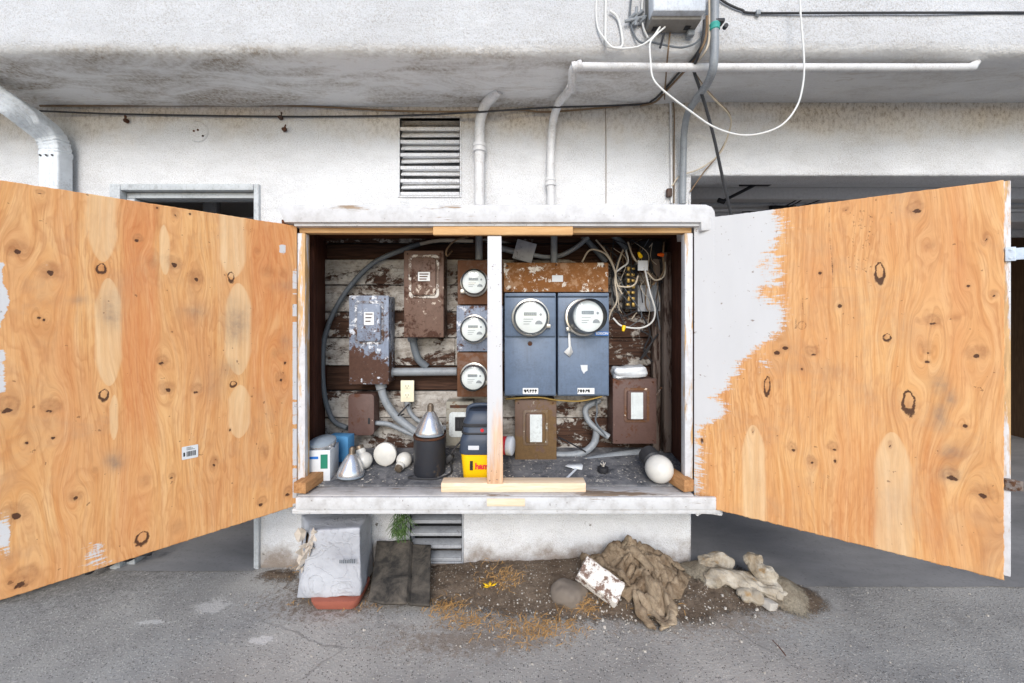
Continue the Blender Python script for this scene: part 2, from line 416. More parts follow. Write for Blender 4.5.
M['can'] = metal('scuffed_black_can', S(42, 44, 50), S(84, 74, 66), .60, S(150, 152, 156), .66, ro=.45)
def glass():
    m = bpy.data.materials.new('meter_glass'); m.use_nodes = True; t = m.node_tree; t.nodes.clear()
    o = t.nodes.new('ShaderNodeOutputMaterial'); tr = t.nodes.new('ShaderNodeBsdfTransparent'); gl = t.nodes.new('ShaderNodeBsdfGlossy'); mx = t.nodes.new('ShaderNodeMixShader'); fr = t.nodes.new('ShaderNodeFresnel')
    fr.inputs[0].default_value = 1.45; gl.inputs['Roughness'].default_value = .06; tr.inputs[0].default_value = (.93, .95, .95, 1)
    t.links.new(fr.outputs[0], mx.inputs[0]); t.links.new(tr.outputs[0], mx.inputs[1]); t.links.new(gl.outputs[0], mx.inputs[2]); t.links.new(mx.outputs[0], o.inputs[0])
    return m
M['glass'] = glass()

def asphalt():
    s = N('worn_asphalt', .88, .25); x, y, z = s.sep()
    big = s.noise(1.8, 6, .65); med = s.noise(14, 6, .7)
    c = s.mix(s.ramp(big, [(.32, 0), (.68, 1)]), S(132, 129, 126), S(184, 180, 174))
    c = s.mix(s.mth('MULTIPLY', s.ramp(med, [(.4, 0), (.7, 1)]), .45), c, S(168, 164, 158))
    v = s.n('ShaderNodeTexVoronoi'); s.put(v.inputs['Vector'], s.pos); v.inputs['Scale'].default_value = 150
    rnd = s.sep(v.outputs['Color'])[0]
    st = s.mth('MULTIPLY', s.sm(v.outputs['Distance'], .42, .25), s.sm(rnd, .62, .9))
    c = s.mix(s.mth('MULTIPLY', st, .8), c, S(206, 202, 196))
    dk = s.mth('MULTIPLY', s.sm(v.outputs['Distance'], .5, .2), s.sm(rnd, .3, .12))
    c = s.mix(s.mth('MULTIPLY', dk, .8), c, S(60, 57, 55))
    w = s.ramp(s.noise(4.2, 7, .62, .4), [(.66, 0), (.70, 1)])
    c = s.mix(s.mth('MULTIPLY', w, .35), c, S(190, 187, 182))
    v2 = s.n('ShaderNodeTexVoronoi'); s.put(v2.inputs['Vector'], s.pos); v2.inputs['Scale'].default_value = 46
    k2 = s.mth('MULTIPLY', s.sm(v2.outputs['Distance'], .33, .2), s.sm(s.sep(v2.outputs['Color'])[1], .82, .9)); c = s.mix(s.mth('MULTIPLY', k2, .6), c, S(196, 190, 182))
    def spot(px, py, rx, ry, am, col, th=.75):
        nonlocal c
        D = CH*F/(py-HY); X = (px-HX)/F*D
        q = s.scl((1/rx, 1/ry, 0), loc=(-X/rx, -D/ry, 0))
        ln = s.n('ShaderNodeVectorMath', operation='LENGTH'); s.put(ln.inputs[0], q)
        d = s.mth('ADD', ln.outputs['Value'], s.mth('MULTIPLY', s.mth('SUBTRACT', s.noise(38, 7, .8), .5), 4.6))
        c = s.mix(s.mth('MULTIPLY', s.sm(d, 1.0, th), am), c, col)
    spot(213, 606, .07, .045, .75, S(196, 192, 188)); spot(150, 622, .06, .012, .8, S(205, 202, 198)); spot(262, 640, .05, .02, .8, S(208, 204, 200))
    spot(235, 585, .35, .10, .55, S(172, 168, 162), .2)
    spot(330, 600, .34, .14, .75, S(108, 88, 70), .1); spot(470, 640, .40, .10, .6, S(122, 104, 86), .1); spot(700, 615, .50, .14, .65, S(140, 124, 108), .1); spot(900, 655, .25, .06, .3, S(188, 184, 178), .1)
    spot(60, 575, .7, .25, .5, S(90, 87, 84), .2)  # broad dark patch: shade under the left door painted into the ground
    cr = s.vor(1.1, s.scl((1, 1, 0), s.mix(.08, s.pos, s.noise(6, 5, .6, col=True))), 'Distance', 'DISTANCE_TO_EDGE')
    c = s.mix(s.mth('MULTIPLY', s.mth('MULTIPLY', s.sm(cr, .006, .001), s.ramp(s.noise(1.6, 3), [(.5, 0), (.6, 1)])), .35), c, S(60, 58, 56))
    s.base(c); s.bump(s.mth('ADD', s.mth('MULTIPLY', st, .5), s.noise(90, 6, .75)), .8, .006)
    return s.m
M['asphalt'] = asphalt()
def concrete():
    s = N('garage_concrete', .75, .3)
    n = s.noise(2.2, 7, .62, .5, s.scl((.6, 1.6, 1))); f = s.noise(70, 5, .7)
    c = s.mix(s.ramp(n, [(.3, 0), (.7, 1)]), S(116, 115, 115), S(150, 148, 147))
    c = s.mix(s.mth('MULTIPLY', s.ramp(f, [(.55, 0), (.7, 1)]), .4), c, S(88, 86, 86))
    s.base(c); s.bump(f, .25, .003); return s.m
M['concrete'] = concrete()
def dirt():
    s = N('dry_dirt', .95, .1); n = s.noise(9, 7, .7); f = s.noise(75, 6, .8)
    c = s.mix(s.ramp(n, [(.3, 0), (.7, 1)]), S(104, 88, 74), S(158, 142, 125))
    c = s.mix(s.ramp(f, [(.35, .55), (.7, 0)]), c, S(70, 56, 45))
    v = s.n('ShaderNodeTexVoronoi'); s.put(v.inputs['Vector'], s.pos); v.inputs['Scale'].default_value = 95
    k = s.mth('MULTIPLY', s.sm(v.outputs['Distance'], .42, .28), s.sm(s.sep(v.outputs['Color'])[0], .74, .84))
    c = s.mix(k, c, S(176, 164, 150))
    s.base(c); s.bump(s.mth('ADD', f, s.mth('MULTIPLY', k, .4)), 1.0, .012)
    zz = s.sep()[2]; al = s.sm(s.mth('ADD', zz, s.mth('MULTIPLY', s.mth('SUBTRACT', s.noise(130, 4, .8), .5), .045)), .006, .011)
    s.put(s.p.inputs['Alpha'], al); return s.m
M['dirt'] = dirt()
def sand():
    s = N('pale_sand', .95, .1); f = s.noise(120, 6, .8)
    n = s.noise(12, 6, .7); c = s.mix(s.ramp(f, [(.3, 0), (.7, 1)]), S(112, 102, 86), S(176, 166, 148)); c = s.mix(s.ramp(n, [(.45, 0), (.65, .6)]), c, S(120, 104, 86))
    s.base(c); s.bump(f, .9, .010); x, y, z = s.sep()
    edge = s.attr('rim', 'Fac'); s.put(s.p.inputs['Alpha'], s.sm(s.mth('ADD', edge, s.mth('MULTIPLY', s.mth('SUBTRACT', s.noise(130, 4, .8), .5), 1.6)), .35, .55)); return s.m
M['sand'] = sand()
def burlap():
    s = N('dirty_burlap', .95, .1); n = s.noise(7, 7, .7, .5)
    c = s.mix(s.ramp(n, [(.34, 0), (.68, 1)]), S(104, 84, 64), S(200, 182, 156))
    wv = s.noise(420, 2, .5); c = s.mix(s.mth('MULTIPLY', wv, .45), c, S(92, 74, 56))
    d = s.ramp(s.noise(14, 7, .75, .5), [(.46, 0), (.66, 1)]); c = s.mix(s.mth('MULTIPLY', d, .8), c, S(76, 58, 42))
    s.base(c); s.bump(s.mth('ADD', wv, s.noise(30, 5)), .5, .004); return s.m
M['burlap'] = burlap()
def sack():
    s = N('torn_paper_sack', .85, .15); n = s.noise(11, 7, .7, .6)
    c = s.mix(s.ramp(n, [(.35, 0), (.65, 1)]), S(186, 178, 164), S(138, 122, 100))
    o = s.ramp(s.noise(16, 5, .6), [(.60, 0), (.68, 1)]); c = s.mix(s.mth('MULTIPLY', o, .7), c, S(146, 112, 60))
    s.base(c); s.bump(s.noise(34, 6, .65), .5, .008); return s.m
M['sack'] = sack()
def wrap():
    s = N('scuffed_grey_wrap', .55, .35); n = s.noise(6, 7, .65, .4)
    c = s.mix(s.ramp(n, [(.3, 0), (.72, 1)]), S(186, 188, 193), S(150, 151, 157))
    d = s.ramp(s.noise(28, 7, .72), [(.60, 0), (.70, 1)]); c = s.mix(s.mth('MULTIPLY', d, .55), c, S(110, 106, 104))
    cr = s.ramp(s.noise(7, 3, .55, 1.6), [(.47, 0), (.5, 1), (.53, 0)]); c = s.mix(s.mth('MULTIPLY', cr, .07), c, S(120, 120, 124))
    s.base(c); s.bump(s.mth('ADD', s.noise(18, 6, .65), s.mth('MULTIPLY', cr, .5)), .5, .008); return s.m
M['wrap'] = wrap()
M['torn_card'] = plain('torn_card', S(186, 176, 164), .9, .25, bump=.4)
def mat_dark():
    s = N('dusty_black_felt', .9, .15); n = s.noise(13, 7, .7, .4)
    s.base(s.mix(s.ramp(n, [(.38, 0), (.74, 1)]), S(52, 50, 48), S(112, 104, 94))); s.bump(s.noise(60, 5), .4, .004); return s.m
M['felt'] = mat_dark()
def brick_m():
    s = N('brick_white_paint', .85, .2); n = s.noise(26, 7, .72)
    s.base(s.mix(s.ramp(n, [(.44, 0), (.5, 1)]), S(122, 100, 88), S(222, 216, 208))); s.bump(n, .6, .006); return s.m
M['brick'] = brick_m()
M['stone'] = plain('dusty_stone', S(118, 108, 98), .9, .25, bump=.8, sc=24)
M['straw'] = plain('dry_straw', S(180, 140, 88), .9, .4, sc=14)
M['chips'] = plain('paint_chips', S(178, 172, 163), .85, .35, sc=60)
M['leaf'] = plain('weed_green', S(74, 100, 52), .6, .35, sc=40)
def floor_m():
    s = N('grimy_cabinet_floor', .8, .25); n = s.noise(14, 8, .75, .5)
    c = s.mix(s.ramp(n, [(.35, 0), (.7, 1)]), S(62, 64, 70), S(132, 131, 132))
    k = s.ramp(s.mth('ADD', s.mth('MULTIPLY', s.noise(70, 5, .8), .7), s.mth('MULTIPLY', s.noise(9, 4), .3)), [(.57, 0), (.61, 1)])
    s.base(s.mix(s.mth('MULTIPLY', k, .8), c, S(192, 186, 176))); s.bump(n, .7, .006); return s.m
M['cab_floor'] = floor_m()

def plywood(name, seed):
    s = N(name, .62, .25); x, y, z = s.sep()
    g = s.attr('ga', 'Fac'); a = s.sep(s.attr('mka')); b = s.sep(s.attr('mkb'))
    vec = s.comb(s.mth('MULTIPLY', g, 1.0), s.mth('MULTIPLY', z, .045), seed)
    ring = s.noise(58, 4, .6, .3, vec); fine = s.noise(330, 4, .65, .2, s.comb(g, s.mth('MULTIPLY', z, .035), seed+3))
    brd = s.noise(3.0, 4, .6, 0, s.comb(s.mth('MULTIPLY', g, 2.6), s.mth('MULTIPLY', z, .8), seed+9))
    c = s.ramp(ring, [(.25, S(226, 186, 136)), (.5, S(217, 168, 113)), (.66, S(207, 151, 94)), (.82, S(190, 128, 74))])
    c = s.mix(s.ramp(brd, [(.35, 0), (.7, .65)]), c, S(200, 140, 92))
    c = s.mix(s.mth('MULTIPLY', s.ramp(fine, [(.5, 0), (.72, 1)]), .42), c, S(166, 108, 66))
    # late-wood lines follow the grain round the knots
    tt = s.mth('FRACT', s.mth('ADD', s.mth('MULTIPLY', g, 46), s.mth('MULTIPLY', s.noise(5, 4, .6, 0, s.comb(s.mth('MULTIPLY', g, 2), s.mth('MULTIPLY', z, .5), seed+5)), 9)))
    ln = s.ramp(tt, [(.0, .55), (.10, 0), (.55, .1), (.93, 1), (1, .55)])
    c = s.mix(s.mth('MULTIPLY', s.mth('MULTIPLY', ln, s.ramp(s.noise(4, 3, .6), [(.35, .15), (.65, 1)])), .42), c, S(172, 108, 62))
    vs_ = s.ramp(s.noise(150, 5, .75, .2, s.comb(g, s.mth('MULTIPLY', z, .02), seed+7)), [(.48, 0), (.66, 1)]); c = s.mix(s.mth('MULTIPLY', vs_, .30), c, S(150, 94, 54))
    wth = s.ramp(s.noise(3.2, 6, .7, .5), [(.52, 0), (.75, 1)]); c = s.mix(s.mth('MULTIPLY', wth, .36), c, S(150, 128, 110))
    # red dense grain bands
    rf = s.ramp(fine, [(.36, .45), (.66, 1)])
    c = s.mix(s.mth('MULTIPLY', s.mth('MULTIPLY', b[0], rf), .75), c, S(196, 116, 66))
    # pale sapwood patches keep a little grain
    pale = s.mix(s.ramp(ring, [(.35, 0), (.75, 1)]), S(228, 204, 166), S(212, 178, 132))
    c = s.mix(s.mth('MULTIPLY', s.sm(s.mth('ADD', a[1], s.mth('MULTIPLY', s.mth('SUBTRACT', fine, .5), .9)), .2, 1.0), .48), c, pale)
    # brown round knots, grey stain
    kn = s.mix(s.noise(120, 4, .7), S(160, 108, 72), S(120, 76, 50))
    kb = s.mth('MULTIPLY', b[2], s.ramp(s.noise(95, 5, .75), [(.3, .45), (.65, 1.0)])); c = s.mix(s.mth('MULTIPLY', kb, .68), c, kn)
    gs = s.mth('MULTIPLY', b[1], s.ramp(s.noise(26, 6, .7), [(.3, .35), (.65, 1)]))
    c = s.mix(s.mth('MULTIPLY', gs, .75), c, S(118, 106, 98))
    c = s.mix(s.mth('MULTIPLY', s.sm(s.mth('ADD', a[0], s.mth('MULTIPLY', s.mth('SUBTRACT', s.noise(170, 4, .75), .5), 1.1)), .28, .75), .92), c, S(62, 36, 26))
    # tiny dark fly specks
    spk = s.ramp(s.noise(62, 2, .5), [(.73, 0), (.75, 1)]); c = s.mix(s.mth('MULTIPLY', spk, .55), c, S(90, 56, 36))
    # brushed white paint
    pn = s.mth('ADD', s.mth('MULTIPLY', s.noise(36, 7, .7, .4, s.scl((.45, .45, 1.5))), .6), s.mth('MULTIPLY', s.noise(200, 3, .6, 0, s.scl((1, 1, .3))), .25))
    pm = s.sm(s.mth('ADD', a[2], s.mth('MULTIPLY', s.mth('ADD', s.mth('SUBTRACT', pn, .42), s.mth('MULTIPLY', s.mth('SUBTRACT', s.noise(120, 5, .75, .2, s.scl((.10, .10, 1.6))), .5), .55)), 2.2)), .42, .62)
    sp2 = s.ramp(s.noise(46, 4, .65), [(.67, 0), (.69, 1)])
    pc = s.mix(s.noise(9, 5, .6, 0, s.scl((1, 1, .3))), (.61, .61, .62), (.53, .53, .54))
    pc = s.mix(s.mth('MULTIPLY', sp2, .75), pc, S(120, 100, 88))
    c = s.mix(pm, c, pc)
    s.base(c); s.bump(s.mth('ADD', s.mth('ADD', s.mth('MULTIPLY', fine, .4), s.mth('MULTIPLY', pm, .25)), s.mth('MULTIPLY', a[0], -.8)), .4, .002)
    s.rough(s.mth('SUBTRACT', .66, s.mth('MULTIPLY', pm, .12)))
    return s.m
M['ply_l'] = plywood('knotty_plywood_amber', 1.0)
M['ply_r'] = plywood('knotty_plywood_part_painted', 5.0)
M['ply_back'] = bare_wood('plywood_edge', S(206, 170, 124), S(160, 120, 80), 'z')
# ---------------------------------------------------------------- the setting
CX = 25
b = B(); b.raw([(-60, -60, 0), (60, -60, 0), (60, 60, 0), (-60, 60, 0)], [(0, 1, 2, 3)])
g = build('ground', b, M['asphalt']); tag(g, 'worn grey asphalt of the alley', kind='structure')
def gfloor(name, x0, x1, y0, y1, lab):
    b = B(); n = 80; vs = []; fs = []
    for i in range(n+1):
        x = x0+(x1-x0)*i/n; vs += [(x, y0+.018*(vnoise(x*9, 2.5, 3)-.5)-.012*(vnoise(x*30, 1.5, 4)-.5), .006), (x, y1, .006)]
    for i in range(n): fs.append((2*i, 2*i+2, 2*i+3, 2*i+1))
    b.raw(vs, fs); o = build(name, b, M['concrete']); tag(o, lab, kind='structure')
gfloor('garage_floor', .862, 5.0, 1.755, 4.5, 'smooth concrete floor of the open garage')
gfloor('doorway_floor', -1.86, -1.21, 1.865, 4.5, 'smooth concrete floor behind the left doorway')

bld = thing('building', 'white stucco building with a stained overhang above an open garage and a doorway', 'building', (0, 1.96, 0))
def holed_wall(x0, x1, z0, z1, holes, y0, y1):
    xs = sorted({x0, x1, *[h[0] for h in holes], *[h[1] for h in holes]}); zs = sorted({z0, z1, *[h[2] for h in holes], *[h[3] for h in holes]})
    xs = [x for x in xs if x0 <= x <= x1]; zs = [z for z in zs if z0 <= z <= z1]
    nx = len(xs)-1; nz = len(zs)-1
    def solid(i, k):
        if not (0 <= i < nx and 0 <= k < nz): return False
        cx = (xs[i]+xs[i+1])/2; cz = (zs[k]+zs[k+1])/2
        return not any(h[0] < cx < h[1] and h[2] < cz < h[3] for h in holes)
    bm = bmesh.new(); cache = {}
    def V(i, k, s):
        if (i, k, s) not in cache: cache[(i, k, s)] = bm.verts.new((xs[i], (y0, y1)[s], zs[k]))
        return cache[(i, k, s)]
    for i in range(nx):
        for k in range(nz):
            if not solid(i, k): continue
            bm.faces.new((V(i, k, 0), V(i+1, k, 0), V(i+1, k+1, 0), V(i, k+1, 0))); bm.faces.new((V(i, k, 1), V(i, k+1, 1), V(i+1, k+1, 1), V(i+1, k, 1)))
            for (di, dk, p, q) in ((-1, 0, (i, k), (i, k+1)), (1, 0, (i+1, k+1), (i+1, k)), (0, -1, (i+1, k), (i, k)), (0, 1, (i, k+1), (i+1, k+1))):
                if not solid(i+di, k+dk): bm.faces.new((V(*p, 0), V(*q, 0), V(*q, 1), V(*p, 1)))
    bmesh.ops.recalc_face_normals(bm, faces=bm.faces[:])
    return bm
XH0, XH1 = -.985, .815
DOOR = (-1.8525, -1.2065, -1, 1.79); CAB = (XH0-.0225, XH1+.0225, .4275, 1.6175)
UV = (-.532, -.247, 1.765, 2.135); LV = (-.4845, -.2375, .03, .268)
GAR = (.855, 5.2, -1, 1.862)
bm = holed_wall(-6, 5.6, -.05, 2.32, [DOOR, CAB, UV, LV, GAR], 1.90, 2.03)
sh = [e for e in bm.edges if len(e.link_faces) == 2 and e.calc_face_angle(0) > 1.2 and max(v.co.y for v in e.verts) < 1.91 and not (UV[0]-.01 < e.verts[0].co.x < UV[1]+.01)]
bmesh.ops.bevel(bm, geom=sh, offset=.014, segments=3, affect='EDGES', profile=.5)
b = B(); b.add(bm); wall = build('wall', b, M['wall'], bld)
# overhang: stucco soffit curving up into the fascia, hand-floated so never quite flat
prof = [(1.915, 2.188), (1.86, 2.186), (1.80, 2.185), (1.74, 2.184), (1.68, 2.183), (1.62, 2.182), (1.57, 2.182), (1.535, 2.185), (1.515, 2.193), (1.503, 2.208), (1.50, 2.23), (1.50, 2.27), (1.50, 2.32), (1.50, 2.4), (1.50, 2.6), (1.50, 3.6), (5, 3.6), (5, 3.5), (1.92, 3.5)]
xs = np.linspace(-6, 5.6, 380); b = B(); bm = bmesh.new(); rows = []
for x in xs:
    r = []
    for k, (d, z) in enumerate(prof):
        w = 1 if 0 < k < 14 else 0
        dz = w*.016*(vnoise(x*2.2, d*7, 11, 3)-.5)+w*.006*(vnoise(x*11, d*30, 12, 3)-.5)
        if k <= 7: dz += .022*float(sstep(.2, 1.0, x))*float(sstep(1.55, 1.9, d))
        dy = w*(k > 7)*.012*(vnoise(x*2.5, z*9, 13, 3)-.5)
        r.append(bm.verts.new((x, d+dy, z+dz)))
    rows.append(r)
n = len(prof)
for i in range(len(xs)-1):
    for k in range(n): bm.faces.new((rows[i][k], rows[i+1][k], rows[i+1][(k+1) % n], rows[i][(k+1) % n]))
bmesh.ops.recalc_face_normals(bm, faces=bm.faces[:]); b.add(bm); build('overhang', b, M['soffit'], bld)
# rooms behind
b = B(); b.box((-6, 2.035, 2.02), (.80, 4.6, 2.18)).box((.80, 2.035, 2.0), (5.4, 4.6, 2.16)); build('ceiling', b, M['interior'], bld)
b = B(); b.box((.80, 4.5, -.05), (5.4, 4.6, 2.0)).box((5.0, 2.04, -.05), (5.1, 4.5, 2.0)); build('garage_wall', b, M['interior_brown'], bld)
for lo, hi in (((.80, 2.25, -.05), (.853, 4.5, 2.0)), ((-1.15, 2.25, -.05), (-1.09, 4.5, 2.02)), ((-4, 4.5, -.05), (-1.09, 4.6, 2.02)), ((-4.1, 2.04, -.05), (-4, 4.6, 2.02))):
    b = B(); b.box(lo, hi); build('inner_wall', b, M['interior_dark'], bld)
b = B()
for y in (2.5, 3.1, 3.7): b.box((.86, y, 1.93), (4.98, y+.04, 1.999), .003)
build('ceiling_joists', b, M['interior'], bld)
b = B(); b.box((-1.78, 2.3, 1.60), (-1.70, 2.34, 1.99), .004); b.box((-1.76, 2.35, 1.72), (-1.2, 2.39, 1.78), .004, seg=1); build('stud', b, M['small_grey'], bld)
# door frame of the left doorway
b = B(); x0, x1, zt = DOOR[0], DOOR[1], DOOR[3]
b.box((x0-.045, 1.885, 0), (x0+.004, 1.94, zt+.028), .003).box((x0+.006, 1.915, 0), (x0+.045, 1.99, zt-.032), .003)
b.box((x1-.012, 1.885, 0), (x1+.012, 1.94, zt+.028), .003)
b.box((x0+.006, 1.885, zt-.002), (x1-.014, 1.94, zt+.028), .003).box((x0+.006, 1.918, zt-.03), (x1-.014, 1.99, zt-.004), .003)
build('door_frame', b, M['door_frame'], bld)
# louvred vents
def vent(name, V, n, m, tilt, rough=0, hc=.05, yo=1.948):
    x0, x1, z0, z1 = V; b = B()
    b.box((x0-.0, 2.0, z0), (x1, 2.025, z1)); p = build(name, b, M['black'], bld)
    b = B(); pitch = (z1-z0)/n
    for k in range(n):
        zc = z0+pitch*(k+.30)
        mt = Matrix.Translation(((x0+x1)/2, yo, zc)) @ Matrix.Rotation(math.radians(tilt), 4, 'X') @ Matrix.Rotation(rough*random.uniform(-.02, .02), 4, 'Y')
        b.box((-(x1-x0)/2+.003, -hc, -.004), ((x1-x0)/2-.003, hc, .004), .002, mt)
        b.box((x0+.002, 1.897, z0+pitch*k+.002), (x1-.002, 1.906, z0+pitch*(k+.30)), .002)
    build('louvre', b, m, p)
    b = B(); w = .008
    b.box((x0-w, 1.893, z0-w), (x0, 1.93, z1+w), .002).box((x1, 1.893, z0-w), (x1+w, 1.93, z1+w), .002).box((x0, 1.893, z1), (x1, 1.93, z1+w), .002).box((x0, 1.893, z0-w), (x1, 1.93, z0), .002)
    build('vent_frame', b, m, p)
vent('vent', UV, 6, M['wall'], 48, 1, .057, 1.945)
vent('vent', LV, 4, M['small_grey'], 8, 0, .022, 1.926)

# dirt along the foot of the wall
def G(px, py):
    D = CH*F/(py-HY); return Vector(((px-HX)/F*D, D, 0))
def mound(x, y):
    h = -.012+0*x
    for px, py, rx, ry, a in ((330, 585, .28, .12, .026), (470, 580, .34, .17, .042), (545, 595, .25, .18, .026), (640, 588, .30, .20, .055), (740, 588, .22, .14, .034), (800, 598, .10, .10, .03), (600, 575, .40, .16, .04), (275, 575, .12, .06, .02)):
        q = G(px, py); h = h+a*np.exp(-((x-q.x)/rx)**2-((y-q.y)/ry)**2)
    return h+.016*(vnoise(x*11, y*11, 21, 5, .6)-.5)+.012*(vnoise(x*40, y*40, 22, 3)-.5)
def sheet(name, x0, x1, y0, y1, step, hf, m, lab):
    nx = int((x1-x0)/step); ny = int((y1-y0)/step)
    X, Y = np.meshgrid(np.linspace(x0, x1, nx), np.linspace(y0, y1, ny), indexing='ij'); Z = hf(X, Y)
    bm = bmesh.new(); vs = [[bm.verts.new((X[i, j], Y[i, j], Z[i, j])) for j in range(ny)] for i in range(nx)]
    for i in range(nx-1):
        for j in range(ny-1):
            if max(Z[i, j], Z[i+1, j], Z[i, j+1], Z[i+1, j+1]) > -.004: bm.faces.new((vs[i][j], vs[i+1][j], vs[i+1][j+1], vs[i][j+1]))
    bmesh.ops.delete(bm, geom=[v for v in bm.verts if not v.link_faces], context='VERTS')
    b = B(); b.add(bm); o = build(name, b, m); tag(o, lab, kind='structure'); return o
sheet('dirt', -1.2, 1.5, 1.30, 1.93, .008, mound, M['dirt'], 'loose brown dirt heaped along the foot of the wall')
# unseen pale strip added behind the viewer to bounce light up under the overhang
b = B(); b.raw([(-40, -14, .004), (40, -14, .004), (40, -.6, .004), (-40, -.6, .004)], [(0, 1, 2, 3)])
o = build('bounce_strip', b, plain('pale_bounce_strip', S(198, 194, 186), .85, .12, sc=4)); tag(o, 'unseen pale ground strip added behind the camera to bounce light', kind='structure')
# ---------------------------------------------------------------- the wooden meter cabinet
cab = thing('meter_cabinet', 'wooden utility cabinet in the wall with two open plywood doors', 'cabinet', (-.05, 1.72, .40))
DF, DB = 1.70, 2.10
BACKZ = lambda D: .452+(D-1.64)*.11
# back planks
edges = [-.985, .815]
b = bmesh.new(); lay = b.verts.layers.float.new('paint')
py = [232, 243, 259, 285, 312, 338, 366, 391, 418, 452]; paint = [.46, -.1, .56, .54, .50, .52, .16, .55, .53]
for k in range(len(py)-1):
    zt = P(0, py[k], DB).z-.002; zb = P(0, py[k+1], DB).z+.002
    cuts = [XH0, -.30+.1*((k*7) % 5), XH1]
    for q in range(2):
        x0 = cuts[q]+.0015; x1 = cuts[q+1]-.0015
        t = bmesh.new(); bmesh.ops.create_cube(t, size=1)
        yo = random.uniform(0, .006)+(.018 if paint[k] < .2 else 0)
        for v in t.verts: v.co = Vector((x0+(v.co.x+.5)*(x1-x0), DB+yo+(v.co.y+.5)*.02, zb+(v.co.z+.5)*(zt-zb)))
        bmesh.ops.bevel(t, geom=t.edges[:], offset=.003, segments=1, affect='EDGES')
        l2 = t.verts.layers.float.new('paint')
        for v in t.verts: v[l2] = paint[k]-(.10 if q and v.co.x > .3 else 0)+.03*q
        me = bpy.data.meshes.new('t'); t.to_mesh(me); t.free(); b.from_mesh(me); bpy.data.meshes.remove(me)
bb = B(); bb.bm.free(); bb.bm = b; build('back_planks', bb, M['boards'], cab)
b = B(); b.box((XH0, 2.15, .40), (XH1, 2.17, 1.62)); build('backing', b, M['black'], cab)
# sides, floor, ceiling
b = B(); b.box((XH0-.02, DF+.045, .44), (XH0, 2.149, 1.60), .002).box((XH0, 1.93, .50), (XH0+.03, 1.97, 1.59), .003); build('side_panel', b, M['dark_wood'], cab)
b = B(); b.box((XH1, DF+.045, .44), (XH1+.02, 2.149, 1.60), .002); build('side_panel', b, M['dark_wood'], cab)
b = B(); b.box((.772, 2.03, .50), (.812, 2.095, 1.52), .006); b.box((.725, 2.055, .50), (.765, 2.095, 1.49), .006); build('stud', b, painted_wood('dark_stud', S(112, 98, 90), S(62, 42, 34), .46, 'z'), cab)
b = B(); b.hexa([(XH0, 1.735, BACKZ(1.735)), (XH1, 1.735, BACKZ(1.735)), (XH1, 1.735, .43), (XH0, 1.735, .43)], [(XH0, 2.148, BACKZ(2.148)), (XH1, 2.148, BACKZ(2.148)), (XH1, 2.148, .43), (XH0, 2.148, .43)]); build('cabinet_floor', b, M['cab_floor'], cab)
b = B(); b.box((XH0-.02, DF+.045, 1.601), (XH1+.02, 2.149, 1.615)); build('cabinet_ceiling', b, M['mid_wood'], cab)
# face: jambs, header, top board, sill
za, zb_ = P(0, 487, DF).z, P(0, 233, DF).z
b = B(); b.box((P(297, 0, DF).x, DF, .455), (P(305, 0, DF).x, DF+.04, zb_), .003); build('jamb', b, M['jamb'], cab)
b = B(); b.box((P(685, 0, DF).x, DF, .455), (P(693, 0, DF).x, DF+.04, zb_), .003); b.box((.837, DF+.045, .47), (.868, DF+.198, 1.60), .004); build('jamb', b, M['jamb'], cab)
b = B(); b.box((XH0-.05, DF+.045, .44), (XH0-.021, DF+.198, 1.60), .003); build('side_cheek', b, M['white_wood_z'], cab)
z1 = P(0, 225, DF).z; b = B(); b.box((P(299, 0, DF).x, DF+.002, zb_+.001), (P(692, 0, DF).x, DF+.045, z1+.02), .003); build('header', b, M['raw_pine_x'], cab)
# trim under the top board and rounded top board
b = B(); b.box((P(294, 0, DF-.03).x, DF-.03, P(0, 226, DF-.03).z), (P(700, 0, DF-.03).x, DF+.04, P(0, 222, DF-.03).z), .002); build('trim', b, M['white_wood_x'], cab)
bm = bmesh.new(); xl, xr = P(284, 0, 1.655).x, P(716, 0, 1.655).x; zl, zt = P(0, 222.3, 1.655).z, P(0, 204, 1.655).z
poly = [(xl-.03, 1.66), (xl, zl), (xr-.06, zl+.001), (xr-.052, zl-.03), (xr-.004, zl-.03), (xr, zl+.03), (xr-.012, zt-.016), (xr-.03, zt-.004), (xr-.06, zt), (xl-.02, zt-.004)]
poly = [(xl, zl), (xr-.062, zl), (xr-.060, zl-.035), (xr-.004, zl-.032), (xr, zl+.02), (xr-.004, zt-.028), (xr-.016, zt-.010), (xr-.04, zt-.001), (xr-.1, zt), (xl+.04, zt-.004), (xl-.03, zt-.012)]
b = B(); b.prism(poly, .245, front_at(0, 1.90, 0), .006); build('top_board', b, M['white_wood_x'], cab)
# strip of raw wood nailed across the top
b = B(); a = P(433, 235, 1.675); c = P(573, 226.5, 1.675); b.box((a.x, 1.672, a.z), (c.x, 1.699, c.z), .003); build('batten', b, M['raw_pine_x'], cab)
# sill: ledge + nosing + apron
xl, xr = P(296, 0, 1.64).x, P(716, 0, 1.64).x
b = B(); b.box((P(299, 0, 1.66).x, 1.652, .415), (P(693, 0, 1.66).x, 1.734, .4555), .003); build('ledge', b, M['ledge'], cab)
b = B(); zt, zl = P(0, 497, 1.64).z, P(0, 509.5, 1.64).z
b.box((xl, 1.635, zl), (xr, 1.651, zt), .004); build('sill_nosing', b, M['sill'], cab)
b = B(); b.box((xl-.02, 1.645, zl-.022), (xr+.02, 1.899, zl-.001), .004); bm2 = b; build('sill', b, M['sill'], cab)
